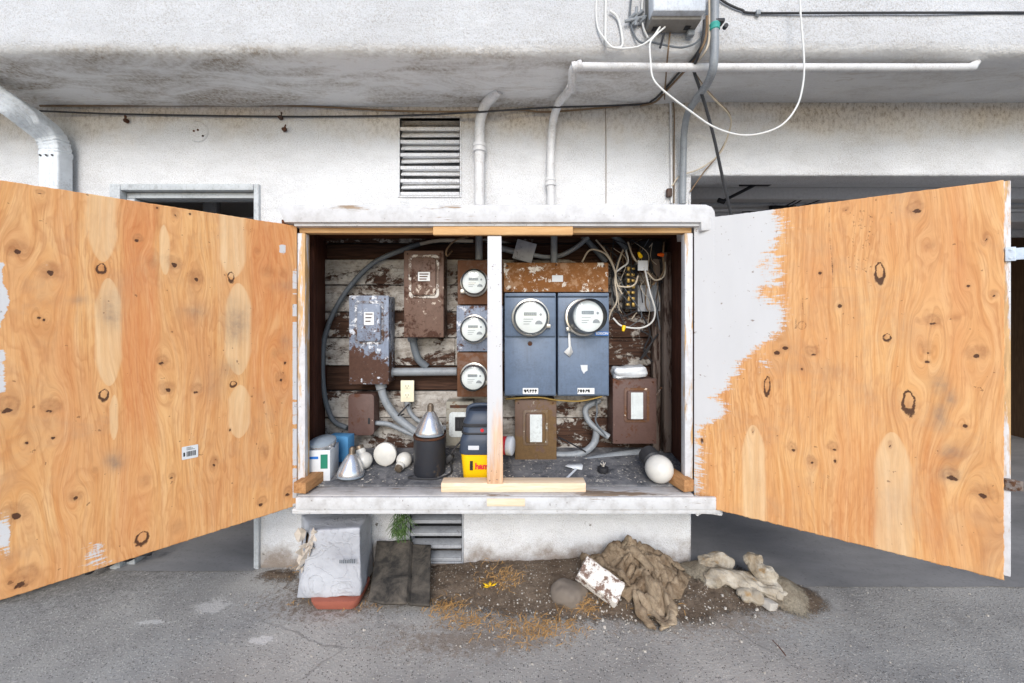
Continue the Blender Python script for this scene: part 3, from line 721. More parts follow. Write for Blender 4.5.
# broken plaster end of the sill
b = B(); p = P(708, 509, 1.66); b.box((p.x-.05, 1.66, p.z-.03), (p.x+.06, 1.80, p.z+.012), .008); bmesh.ops.subdivide_edges(b.bm, edges=b.bm.edges[:], cuts=3, use_grid_fill=True); b.disp(.016, 22, 4); build('plaster_lump', b, M['wall'], cab)
# centre post and its block
b = B(); zt_, zb2 = P(0, 478.5, 1.735).z, .456
b.box((P(441, 0, 1.675).x, 1.672, .4562), (P(586, 0, 1.675).x, 1.733, P(0, 483, 1.672).z), .004); build('block', b, M['raw_pine_pale'], cab)
b = B(); D = 1.664; b.hexa([P(487.5, 236, 1.70-.02), P(501.5, 236, 1.70-.02), P(503, 484, 1.668), P(487, 484, 1.668)], [P(487.5, 236, 1.72)+Vector((.0, 0, .008)), P(501.5, 236, 1.72)+Vector((.0, 0, .008)), P(503, 484, 1.668)+Vector((0, .045, 0)), P(487, 484, 1.668)+Vector((0, .045, 0))], .003)
build('centre_post', b, M['post'], cab)
b = B(); a = P(487, 506, 1.634); c = P(525, 498.5, 1.634); b.box((a.x, 1.631, a.z), (c.x, 1.6345, c.z), .001); build('patch', b, M['raw_pine_pale'], cab)
# wedge blocks at the two corners
b = B(); a = P(303, 486, 1.69); b.box((-.028, -.10, 0), (.028, .06, .045), .004, Matrix.Translation((a.x+.02, 1.745, .463)) @ Matrix.Rotation(-.12, 4, 'Z')); solo('wood_offcut', b, M['scrap'], 'small brown wood offcut on the ledge beside the white bulb box', 'wood scrap', 'wood offcuts at the ends of the ledge')
b = B(); a = P(683, 486, 1.69); b.box((-.024, -.11, 0), (.024, .09, .05), .004, Matrix.Translation((a.x-.015, 1.765, .464)) @ Matrix.Rotation(.25, 4, 'Z')); solo('wood_offcut', b, M['scrap'], 'small brown wood offcut on the ledge beside the big round globe bulb', 'wood scrap', 'wood offcuts at the ends of the ledge')

# ---- plywood doors
def door(hinge, free, z0, z1, over, mat, knots, patches, reds, stains, paintf, extra, splint):
    h = Vector(hinge); f = Vector(free); d = (f-h); W = d.length; d.normalize(); nrm = Vector((d.y, -d.x))
    if nrm.y > 0: nrm = -nrm
    W += over
    def uv(px, py):
        a = (px-HX)/F; s_ = (a*h.y-h.x)/(d.x-a*d.y); t = h.y+s_*d.y
        return s_, CH-(py-HY)/F*t
    st = .0027; nu = int(W/st); nv = int((z1-z0)/st)
    U, V = np.meshgrid(np.linspace(0, W, nu+1), np.linspace(z0, z1, nv+1), indexing='ij')
    # ragged saw-cut edges
    V = V.copy(); U = U.copy()
    V[:, 0] += splint*(vnoise(U[:, 0]*60, 0*U[:, 0]+.5, 31, 4, .7)-.5)
    V[:, -1] += .004*(vnoise(U[:, -1]*50, 0*U[:, 0]+.5, 32, 4, .7)-.5)
    U[-1, :] += .006*(vnoise(V[-1, :]*40, 0*V[-1, :]+.5, 33, 4, .7)-.5)
    Xw = h.x+U*d.x; Yw = h.y+U*d.y
    PX = HX+Xw/Yw*F; PY = HY-(V-CH)/Yw*F
    g = U+.060*(vnoise(U*2.2+3, V*.9, 41, 2)-.5)+.012*(vnoise(U*9, V*3, 42, 3)-.5)
    dark = np.zeros_like(U); brown = np.zeros_like(U)
    wob = 1.3*(vnoise(U*75, V*60, 43, 4, .7)-.5)
    for k in knots:
        px, py, ra, rb, ty = k; uc, vc = uv(px, py); du = U-uc; dv = V-vc
        R = max(ra, .006)*2.1
        g = g-du*R*R*(.9 if ty in ('soft', 'dot', 'swirl') else 1.25)/(du*du+(dv*.42)**2+R*R*.8)
        r = np.sqrt((du/ra)**2+(dv/rb)**2)+wob*.6
        if ty == 'dot': dark = np.maximum(dark, 1-sstep(.7, 1.2, r)); brown = np.maximum(brown, .5*(1-sstep(1, 2.4, r)))
        elif ty == 'oval':
            low = .16*(1+np.clip(-dv/rb, -1, 1.2))
            dark = np.maximum(dark, np.exp(-((r-1)/(.12+low))**2)); brown = np.maximum(brown, .22*(1-sstep(.8, 1.1, r)))
        elif ty == 'swirl':
            brown = np.maximum(brown, (.75+.25*np.cos(r*6))*(1-sstep(.7, 1.7, r)))
            dark = np.maximum(dark, .8*(1-sstep(.35, .75, np.sqrt(((du-.2*ra)/ra)**2+((dv+.75*rb)/(rb*.6))**2)+wob)))
        elif ty == 'slit':
            q = np.sqrt(((du-dv*.5)/(ra*.5))**2+((dv+.4*du)/(rb*.55))**2)+wob; brown = np.maximum(brown, .7*(1-sstep(.9, 1.9, np.sqrt((du/ra)**2+((dv-.5*rb)/rb)**2)+wob))); dark = np.maximum(dark, 1-sstep(.5, 1.1, q))
        elif ty == 'soft': brown = np.maximum(brown, .55*(1-sstep(.3, 1.7, r)))
    pale = np.zeros_like(U); red = np.zeros_like(U); gs = np.zeros_like(U)
    w2 = .35*(vnoise(U*16, V*5, 44, 4)-.5)
    for (cx, ya, yb, hw, top, bot) in patches:
        uc, va = uv(cx, ya); _, vb = uv(cx, yb); w = abs(uv(cx+hw, ya)[0]-uv(cx-hw, ya)[0])/2
        t = (V-vb)/(va-vb); wid = np.ones_like(t)
        if top: wid = wid*np.sqrt(np.clip((1-t)/.25, 0, 1))
        if bot: wid = wid*np.sqrt(np.clip(t/.25, 0, 1))
        m = (1-sstep(.62, 1.18, np.abs((U-uc+.01*(vnoise(V*4, V*0+.5, 45)-.5))/w)/np.maximum(wid, .02)+w2*.5))*(t > 0)*(t < 1)
        pale = np.maximum(pale, m)
    for (xa, xb, ya, yb, am) in reds:
        m = sstep(xa-5, xa+5, PX+w2*30)*(1-sstep(xb-5, xb+5, PX+w2*30))*sstep(ya-25, ya+25, PY)*(1-sstep(yb-40, yb+40, PY)); red = np.maximum(red, am*m)
    for (cx, cy, sx, sy, am) in stains:
        r = ((PX-cx)/sx)**2+((PY-cy)/sy)**2; gs = np.maximum(gs, am*np.exp(-r)*(.4+1.2*vnoise(U*22, V*22, 46, 4)))
    dark = np.maximum(dark, extra(PX, PY, U, V)); paint = paintf(PX, PY, U, V)
    # mesh: front skin + back + rim
    n1 = (nu+1)*(nv+1); T = .014
    off = (.0012*(vnoise(U*8, V*3, 47, 3)-.5))
    front = np.stack([Xw+nrm.x*off, Yw+nrm.y*off, V], -1).reshape(-1, 3)
    back = np.stack([Xw-nrm.x*T, Yw-nrm.y*T, V], -1).reshape(-1, 3)
    idx = np.arange(n1).reshape(nu+1, nv+1)
    q = np.stack([idx[:-1, :-1], idx[1:, :-1], idx[1:, 1:], idx[:-1, 1:]], -1).reshape(-1, 4)
    if np.cross(front[q[0, 1]]-front[q[0, 0]], front[q[0, 2]]-front[q[0, 0]])[:2] @ np.array(nrm) < 0: q = q[:, ::-1]
    ring = list(idx[:, 0])+list(idx[-1, 1:])+list(idx[-2::-1, -1])+list(idx[0, -2:0:-1])
    rim = []; m = len(ring)
    bidx = {int(v): n1+i for i, v in enumerate(ring)}
    for i in range(m):
        a_, b_ = int(ring[i]), int(ring[(i+1) % m]); rim.append((a_, bidx[a_], bidx[b_], b_))
    org = np.array(ORG[cab.name]); verts = np.concatenate([front, back[ring]])-org
    me = bpy.data.meshes.new('door'); me.from_pydata(verts.tolist(), [], q.tolist()+rim+[[n1+i for i in range(m)]]); 
    bm = bmesh.new(); bm.from_mesh(me); bmesh.ops.recalc_face_normals(bm, faces=bm.faces[:]); bm.to_mesh(me); bm.free()
    z = np.zeros(m); nn = n1+m
    A = me.attributes.new('ga', 'FLOAT', 'POINT'); A.data.foreach_set('value', np.concatenate([g.ravel(), g.ravel()[ring]]).astype(np.float32))
    for nm, ch in (('mka', (dark, pale, paint)), ('mkb', (red, gs, brown))):
        arr = np.ones((nn, 4), np.float32)
        for i, c in enumerate(ch): arr[:, i] = np.concatenate([c.ravel(), c.ravel()[ring]])
        me.attributes.new(nm, 'FLOAT_COLOR', 'POINT').data.foreach_set('color', arr.ravel())
    me.polygons.foreach_set('use_smooth', [i < len(q) for i in range(len(me.polygons))])
    me.materials.append(mat); o = bpy.data.objects.new('door', me); COL.objects.link(o); o.parent = cab; ORG[o.name] = ORG[cab.name]
    fr = lambda u, v, k=0: Vector((h.x+u*d.x+nrm.x*k, h.y+u*d.y+nrm.y*k, v))
    rot = Matrix((( d.x, 0, nrm.x, 0), (d.y, 0, nrm.y, 0), (0, 1, 0, 0), (0, 0, 0, 1)))
    if d.x < 0: rot = Matrix(((-d.x, 0, nrm.x, 0), (-d.y, 0, nrm.y, 0), (0, 1, 0, 0), (0, 0, 0, 1)))
    return o, uv, fr, rot, W

# left door: amber, knotty
kl = [(18, 252, .016, .018, 'slit'), (50, 273, .016, .018, 'slit'), (101, 268, .010, .014, 'oval'), (138, 238, .011, .012, 'swirl'), (152, 262, .013, .015, 'soft'), (174, 265, .016, .018, 'slit'), (196, 279, .016, .018, 'slit'), (231, 277, .009, .016, 'oval'), (268, 271, .026, .022, 'soft'), (283, 273, .015, .019, 'soft'), (257, 251, .009, .01, 'soft'), (40, 192, .008, .006, 'swirl'), (162, 360, .014, .015, 'swirl'), (168, 390, .014, .018, 'slit'), (104, 395, .010, .016, 'oval'), (233, 384, .010, .011, 'oval'), (281, 380, .015, .02, 'slit'), (276, 353, .016, .018, 'soft'), (197, 389, .014, .016, 'swirl'), (39, 318, .004, .005, 'dot'), (44, 320, .004, .004, 'dot'), (285, 363, .005, .006, 'dot'), (9, 405, .018, .022, 'swirl'), (51, 406, .02, .018, 'swirl'), (76, 498, .013, .011, 'slit'), (16, 516, .018, .022, 'slit'), (24, 577, .026, .026, 'swirl'), (142, 538, .015, .019, 'oval'), (178, 527, .017, .022, 'soft'), (262, 501, .014, .016, 'swirl'), (264, 453, .014, .022, 'soft'), (214, 465, .011, .017, 'slit'), (288, 491, .014, .018, 'swirl'), (172, 476, .008, .009, 'swirl'), (145, 481, .016, .02, 'soft'), (95, 470, .008, .01, 'soft'), (27, 443, .004, .004, 'dot'), (53, 438, .004, .004, 'dot'), (175, 215, .007, .014, 'slit'), (190, 214, .004, .004, 'dot'), (157, 208, .004, .004, 'dot'), (230, 430, .004, .006, 'dot')]
def paint_l(PX, PY, U, V):
    p = (1-sstep(2, 9, PX+4*np.sin(PY*.12)))*sstep(255, 268, PY)*(1-sstep(322, 334, PY))
    p = np.maximum(p, (1-sstep(2, 9, PX))*sstep(345, 355, PY)*(1-sstep(388, 398, PY))*.75)
    p = np.maximum(p, .9*np.exp(-((PX-4)/7)**4-((PY-535)/20)**2))
    p = np.maximum(p, .62*np.exp(-((PX-(97+(PY-550)*.06))/(7+.35*(PY-530)))**2-((PY-556)/17)**4)*(PY > 532))
    p = np.maximum(p, np.exp(-((PX-282.5)/3.5)**4-((PY-249)/5)**4))
    p = np.maximum(p, .8*(PX > 292.5)*sstep(262, 275, PY)*(vnoise(PY*.12, PY*0, 51) > .35))
    return p*.95
door_l, uvL, frL, rotL, WL = door((P(297, 0, 1.695).x, 1.695), (P(0, 0, 1.126).x, 1.126), .392, 1.5755, .045, M['ply_l'], kl,
    [(103, 165, 262, 16, 0, 1), (108, 278, 386, 15, 1, 1), (233, 205, 278, 15, 0, 1), (238, 283, 375, 15, 1, 1), (113, 395, 440, 5, 1, 1), (239, 385, 438, 12, 1, 1), (165, 225, 275, 6, 1, 1)],
    [(122, 157, 205, 440, .8), (250, 292, 215, 400, .75), (120, 150, 440, 560, .5), (55, 75, 200, 600, .3)],
    [(111, 312, 11, 16, .9), (236, 322, 13, 20, .85), (195, 312, 16, 10, .5), (114, 461, 10, 9, 1.1), (80, 300, 10, 4, .5), (225, 370, 14, 12, .5), (285, 285, 14, 6, .4), (215, 380, 14, 20, .35), (285, 345, 6, 14, .5)], paint_l,
    lambda PX, PY, U, V: .0*U, .006)
# right door: part painted white
PB = np.array([(205, 768), (216, 772), (226, 774), (240, 773), (252, 766), (256, 772), (270, 771), (283, 775), (290, 768), (311, 776), (326, 777), (334, 771), (346, 752), (360, 736), (376, 730), (380, 723), (390, 722), (394, 712), (399, 708), (402, 713), (407, 722), (415, 718), (420, 706), (427, 697), (431, 693), (600, 690)], float)
def paint_r(PX, PY, U, V):
    xb = 15+np.interp(PY, PB[:, 0], PB[:, 1])+5*(vnoise(PX*.02, PY*.35, 52, 3)-.5)
    p = 1-sstep(-34, 16, PX-xb)
    hole = .45*np.exp(-((PX-762)/13)**2-((PY-291)/16)**2)+.35*np.exp(-((PX-760)/10)**2-((PY-262)/9)**2)
    p = np.clip(p*1.02-hole, 0, 1)
    p = np.maximum(p, .42*np.exp(-((PX-765)/12)**2-((PY-362)/16)**2))
    return p
def extra_r(PX, PY, U, V):
    e = (1-sstep(.4, 1.2, np.abs(PX-831-2*np.sin(PY*.05))))*sstep(203, 208, PY)*(1-sstep(282, 290, PY))*.55*(.4+vnoise(PY*.2, PY*0, 55))
    e = np.maximum(e, (1-sstep(.3, 1.1, np.abs(PX-714.5)))*sstep(215, 220, PY)*(1-sstep(258, 270, PY))*(vnoise(PY*.4, PY*0, 53) > .3)*.6)
    e = np.maximum(e, (1-sstep(.3, .9, np.abs(PY-288)))*(PX > 822)*(PX < 846)*.35)
    rs = np.random.RandomState(5)
    for k in range(46):
        cx = rs.uniform(853, 873); cy = rs.uniform(210, 272); e = np.maximum(e, .75*np.exp(-((PX-cx)/1.1)**2-((PY-cy-.6*(PX-cx))/.8)**2))
    # faint mill stamp: circled mark and bars
    rr = np.sqrt((PX-802)**2+((PY-325.5))**2); e = np.maximum(e, .55*np.exp(-((rr-4)/.8)**2)); e = np.maximum(e, .5*np.exp(-((PX-802)/.7)**2)*(np.abs(PY-325.5) < 4))
    for (bx_, ya, yb, a) in ((796, 318, 329, .6), (802.5, 297, 310, .55), (813.5, 295, 315, .35), (809, 305, 328, .28), (790, 318, 328, .25)):
        e = np.maximum(e, a*np.exp(-((PX-bx_)/.9)**2)*(PY > ya)*(PY < yb)*(.4+vnoise(PX*.3, PY*.7, 54)))
    return e
kr = [(915, 207, .016, .018, 'swirl'), (880, 272, .011, .034, 'oval'), (820, 273, .005, .006, 'dot'), (840, 306, .006, .006, 'dot'), (887, 337, .009, .012, 'oval'), (785, 348, .010, .007, 'dot'), (777, 353, .010, .008, 'dot'), (779, 340, .01, .01, 'soft'), (812, 351, .018, .018, 'swirl'), (767, 386, .009, .034, 'oval'), (909, 402, .013, .036, 'oval'), (928, 353, .009, .008, 'slit'), (927, 362, .006, .005, 'dot'), (927, 346, .016, .016, 'soft'), (977, 356, .018, .016, 'slit'), (933, 320, .016, .016, 'swirl'), (956, 318, .01, .01, 'soft'), (918, 321, .006, .006, 'soft'), (994, 296, .008, .01, 'slit'), (986, 240, .004, .012, 'slit'), (792, 447, .013, .017, 'swirl'), (812, 463, .012, .014, 'slit'), (833, 446, .014, .016, 'swirl'), (835, 461, .004, .007, 'dot'), (950, 474, .018, .018, 'swirl'), (983, 496, .022, .018, 'slit'), (965, 426, .006, .007, 'dot'), (846, 210, .008, .007, 'slit'), (702, 441, .006, .012, 'dot'), (748, 284, .006, .009, 'slit'), (756, 333, .004, .004, 'dot'), (802, 369, .003, .004, 'dot'), (968, 286, .004, .004, 'dot'), (930, 246, .012, .01, 'soft'), (995, 520, .012, .01, 'soft'), (753, 432, .004, .010, 'slit'), (890, 446, .004, .010, 'slit')]
door_r, uvR, frR, rotR, WR = door((P(694, 0, 1.692).x, 1.692), (P(1004, 0, 1.204).x, 1.204), .3985, 1.602, .0, M['ply_r'], kr,
    [(754, 425, 525, 13, 1, 0), (893, 432, 565, 22, 1, 0)],
    [(835, 880, 420, 560, .3), (925, 945, 430, 560, .35), (950, 965, 180, 420, .25)],
    [(940, 385, 9, 12, .9), (950, 398, 7, 10, .7), (940, 415, 8, 16, .8), (952, 452, 13, 10, .7), (950, 474, 16, 10, .5), (830, 372, 14, 8, .3), (905, 330, 20, 20, .25), (890, 500, 16, 50, .2), (755, 480, 8, 30, .15)], paint_r, extra_r, .010)
# battens on the door backs, hinges, straps, sticker
o = frR(WR, 0, -.0155); b = B(); b.box((-.052, -.04, .405), (.019, 0, 1.603), .003, Matrix(((rotR[0][0], rotR[0][2], 0, o.x), (rotR[1][0], rotR[1][2], 0, o.y), (0, 0, 1, 0), (0, 0, 0, 1))))
build('edge_batten', b, M['jamb'], door_r)
def strap(px, py, w, hgt, m, long):
    u, v = uvR(1006, py); b = B(); o = frR(WR+.012, v, -.012); mt = Matrix(((rotR[0][0], 0, rotR[0][2], o.x), (rotR[1][0], 0, rotR[1][2], o.y), (0, 1, 0, o.z), (0, 0, 0, 1)))
    b.box((-.008, -hgt/2, 0), (.014, hgt/2, .006), .0015, mt)
    b.box((.010, -hgt*.42, -.004), (.010+long, hgt*.42, .001), .0015, mt)
    for k in (-.3, .3): b.lathe([(.004, .0), (.004, .007), (.001, .0085)], mt @ Matrix.Translation((.003, hgt*k, 0)), 10)
    return b
build('hasp', strap(1006, 254, .03, .042, M['hasp'], .12), M['hasp'], door_r)
build('hinge', strap(1006, 485, .03, .036, M['hinge'], .02), M['hinge'], door_r)
u, v = uvL(190, 452); o = frL(u, v, .0012); mt = Matrix.Translation(o) @ rotL
b = B(); b.prism(rrect(-.023, -.023, .023, .023, .003), .0007, mt); st = build('sticker', b, M['white_card'], door_l)
b = B()
xk = -.010
rs = random.Random(3)
while xk < .016:
    w = rs.choice((.0008, .0014, .002)); b.box((xk, -.014, .0007), (xk+w, .004, .0010), 0, mt); xk += w+rs.choice((.0008, .0012))
for k in range(3): b.box((-.010, .009+k*.004, .0007), (.013-k*.005, .0105+k*.004, .0010), 0, mt)
b.box((-.019, -.012, .0007), (-.014, .002, .0010), 0, mt); build('barcode', b, M['ink'], st)
# ---------------------------------------------------------------- electrical gear inside the cabinet
def screws(pts, r, m, parent, name='screw'):
    for (px, py, D) in pts:
        b = B(); b.lathe([(r, -.002), (r, .002), (r*.5, .0035)], axis_to(P(px, py, D), (0, -1, 0)), 8); build(name, b, m, parent)
def embossed(b, x0, y0, x1, y1, D, r=.02, h=.010):
    a = P(x0, y1, D); c = P(x1, y0, D); b.prism(rrect(a.x, a.z, c.x, c.z, r), h, front_at(0, D, 0), h*.5); return b
def plate(x0, y0, x1, y1, D, h=.0012, r=.002, b=None):
    a = P(x0, y1, D); c = P(x1, y0, D); b = b or B(); b.prism(rrect(a.x, a.z, c.x, c.z, r), h, front_at(0, D, 0)); return b
def bar(x0, y0, x1, y1, D, rim=False):
    return plate(x0, y0, x1, y1, D)
def switch_box(label, x0, y0, x1, y1, D, m, em, lab, lm, group, rr_=.02, name='switch_box', sub=None, ring=None):
    c = P((x0+x1)/2, y1, D); t = thing(name, label, 'switch box', (c.x, (D+DB)/2, c.z), group)
    build('body', pbox(x0, y0, x1, y1, D+.006, DB-.003, .005), m, t)
    b = pbox(x0-.7, y0-.5, x1+.7, y1+.5, D, D+.012, .004); cov = build('cover', b, m, t)
    b = B(); embossed(b, em[0]-2.2, em[1]-2.2, em[2]+2.2, em[3]+2.2, D+.0015, rr_, .006); build('panel_rim', b, sub or m, t)
    b = B(); embossed(b, em[0]+.6, em[1]+.6, em[2]-.6, em[3]-.6, D-.004, rr_*.8, .013); build('raised_panel', b, m, t)
    build('label_plate', plate(*lab, D-.0172, .0015), lm, t)
    if lm is M['paper']:
        b = B()
        for k in range(3): plate(lab[0]+1.5, lab[1]+1.5+k*(lab[3]-lab[1])/3.6, lab[2]-1.5-k, lab[1]+2.6+k*(lab[3]-lab[1])/3.6, D-.0189, .0007, .0002, b)
        build('label_print', b, M['rust_dark'], t)
    screws([(x0+3, y0+3, D), (x1-3, y0+3, D), (x0+3, y1-3, D), (x1-3, y1-3, D)], .004, M['rust_dark'], t)
    return t
switch_box('flaking grey blue fuse box low on the left, rusted along its bottom', 349.5, 296, 388, 384, 1.975, M['grey_panel'], (357, 303, 382, 342), (364, 312, 374, 325), M['paper'], 'old switch boxes', sub=M['grey_panel_worn'])
switch_box('tall brown fuse box with pale flaking paint at top centre left', 404.5, 251, 443, 337, 1.96, M['brown_panel'], (411, 257, 437, 296), (418, 272, 430, 281), M['paper'], 'old switch boxes', sub=M['brown_panel_worn'])
switch_box('rust streaked brown switch box below the left blue meter panel', 515.5, 400, 556, 464, 1.97, M['brown_rust'], (525, 412, 546, 443), (530, 414.5, 542, 442), M['silver_label'], 'old switch boxes', .012, sub=M['brown_rust_worn'])
t = switch_box('dark brown switch box at the right with crumpled foil lying on top', 613.5, 379, 656, 443.5, 1.96, M['brown_flat'], (626, 390, 647, 420), (631, 392.5, 643, 419), M['silver_label'], 'old switch boxes', .012, sub=M['brown_flat_worn'])
b = B(); p = P(659, 391, 1.99); b.tube([p+Vector((-.02, 0, -.03)), p, p+Vector((.01, -.01, .02))], .005, 8); build('handle', b, M['hinge'], t)
# peeled white paint smears on that box are part of its enamel
b = B(); a = P(629, 372, 1.98); b.box((-.082, -.045, -.026), (.082, .045, .03), .018, Matrix.Translation(a) @ Matrix.Rotation(-.07, 4, 'Y')); bmesh.ops.subdivide_edges(b.bm, edges=b.bm.edges[:], cuts=3, use_grid_fill=True); b.disp(.010, 28, 8)
solo('foil_packet', b, M['glove'], 'crumpled silvery foil packet on top of the dark brown switch box', 'foil packet')
# small plain brown box, low left
t = thing('junction_box', 'small plain brown box with rounded corners under the grey blue fuse box', 'junction box', (P(360, 435, 2.0).x, 2.05, P(360, 435, 2.0).z))
a = P(348.5, 435, 2.0); c = P(373, 395, 2.0); b = B(); b.prism(rrect(a.x, a.z, c.x, c.z, .018), .075, front_at(0, 2.095, 0), .006); build('body', b, M['brown_flat'], t)
b = B(); b.prism(rrect(a.x-.004, a.z-.004, c.x+.004, c.z+.004, .02), .008, front_at(0, 2.012, 0), .003); build('cover', b, M['brown_flat'], t)
build('latch', plate(368, 418, 370, 424, 2.003), M['black'], t)
# cream receptacle
t = thing('wall_outlet', 'cream duplex power outlet on the peeling planks', 'power outlet', (P(407.5, 402, 2.06).x, 2.06, P(407.5, 402, 2.06).z))
build('cover_plate', pbox(400.5, 380.5, 414, 402, 2.045, 2.055, .003), M['cream'], t)
build('box', pbox(402, 382, 412.5, 400.5, 2.056, 2.098, .002), M['galv'], t)
for y in (386.5, 395.5):
    p = P(407.2, y, 2.045); b = B(); b.prism(rrect(p.x-.017, p.z-.014, p.x+.017, p.z+.014, .010), .003, front_at(0, 2.0455, 0), .001); s_ = build('socket', b, M['cream'], t)
    b = B()
    for dx in (-.006, .006): b.box((p.x+dx-.0012, 2.0415, p.z-.001), (p.x+dx+.0012, 2.0424, p.z+.008))
    b.lathe([(.0024, 0), (.0024, .0008)], axis_to((p.x, 2.0424, p.z-.007), (0, -1, 0)), 10); build('slots', b, M['ink'], s_)
# little fuse panel, half hidden by the vacuum
t = thing('fuse_box', 'small cream fuse panel with open dark switch window behind the vacuum', 'fuse panel', (P(460, 446, 2.0).x, 2.05, P(460, 446, 2.0).z))
build('body', pbox(446, 401.5, 473, 446, 2.02, 2.098, .004), M['fuse_panel'], t)
b = B(); embossed(b, 449, 412, 472, 437, 2.021, .02, .007); build('raised_panel', b, M['silver_label'], t)
build('switch_window', plate(455, 417, 466, 431, 2.0135), M['black'], t)
b = B()
for k in range(3): plate(457+k*3, 420, 459+k*3, 428, 2.0118, .006, .001, b)
build('toggle', b, M['dark'], t); build('print', plate(450, 405, 469, 408, 2.0195), M['rust_dark'], t)

# ---- meters
def meter(root, px, py, r, D, tilt=(0, 0), deep=.075, lcd=True):
    """ring, inner body, dial and glass dome; axis points at the viewer, tilted a little"""
    o = P(px, py, D); ax = Vector((tilt[0], -1, tilt[1])); mt = axis_to(o, ax)
    z = (mt.to_3x3() @ Vector((0, 1, 0)));
    # keep local y up
    up = Vector((0, 0, 1)); zz = ax.normalized(); xx = up.cross(zz).normalized(); yy = zz.cross(xx)
    mt = Matrix(((xx.x, yy.x, zz.x, o.x), (xx.y, yy.y, zz.y, o.y), (xx.z, yy.z, zz.z, o.z), (0, 0, 0, 1)))
    b = B(); b.lathe([(r*.98, -.02), (r*1.03, -.004), (r*1.05, .006), (r*1.02, .014), (r*.94, .016), (r*.93, .004)], mt, 40); ring = build('ring', b, M['ring'], root)
    b = B(); p2 = mt @ Matrix.Translation((r*1.08*math.cos(-.45 if tilt[0] <= 0 else -2.5), r*1.08*math.sin(-.45 if tilt[0] <= 0 else -2.5), .006)); b.box((-.011, -.010, -.008), (.011, .010, .010), .003, p2); build('seal_tab', b, M['ring'], ring)
    b = B(); b.lathe([(r*.92, .0), (r*.92, deep*.35), (r*.86, deep*.42), (r*.80, deep*.62)], mt, 36); body = build('meter_body', b, M['meter_body'], root)
    b = B(); b.lathe([(r*.83, deep*.60), (r*.83, deep*.68), (.0005, deep*.685)], mt, 36); dial = build('dial', b, M['dial'], root)
    h = deep*.70; b = B()
    b.box((-r*.38, r*.10, h), (r*.30, r*.28, h+.001), 0, mt); build('display', b, M['lcd'], dial)
    b = B(); x = -r*.33
    for k in range(6): b.box((x, r*.12, h+.001), (x+r*.07, r*.25, h+.0016), 0, mt); x += r*.105
    b.lathe([(r*.07, h), (r*.07, h+.001)], mt @ Matrix.Translation((r*.52, r*.16, 0)), 12)
    for k in range(3): b.box((-r*.40, -r*(.10+.13*k), h), (r*(.12-.1*k), -r*(.07+.13*k), h+.0008), 0, mt)
    b.prism([(r*.20*math.cos(a*math.pi/10), r*.20*math.sin(a*math.pi/10)) for a in range(11)], .0008, mt @ Matrix.Translation((r*.42, -r*.36, h)))
    build('print', b, M['meter_body'], dial)
    b = B(); b.lathe([(r*.93, .012), (r*.93, deep*.55), (r*.925, deep*.85), (r*.88, deep*1.02), (r*.72, deep*1.08), (.0005, deep*1.10)], mt, 40); build('glass_cover', b, M['glass'], root)
def socket(label, x0, y0, x1, y1, D, m, px, py, r, grp, tilt=(0, 0), deep=.075):
    c = P((x0+x1)/2, y1, D); t = thing('electric_meter', label, 'electric meter', (c.x, (D+DB)/2, c.z), grp)
    build('housing', pbox(x0, y0, x1, y1, D, DB-.003, .004), m, t)
    meter(t, px, py, r, D-.002, tilt, deep); return t
GC = 'meters stacked in the narrow column'
socket('round electric meter on rust brown socket at the top of the narrow column', 457.5, 260, 503, 304.5, 1.96, M['col_rust'], 474.5, 283, .066, GC, (.05, .03))
socket('round electric meter on grey blue socket in the middle of the narrow column', 456.5, 305.5, 503, 351.5, 1.955, M['grey_panel'], 474.5, 329, .068, GC)
socket('round electric meter on rust brown socket at the bottom of the narrow column', 457, 352.5, 503, 397, 1.95, M['col_rust'], 474.5, 376, .066, GC, (-.04, -.05))
GB = 'wide blue meter panels'
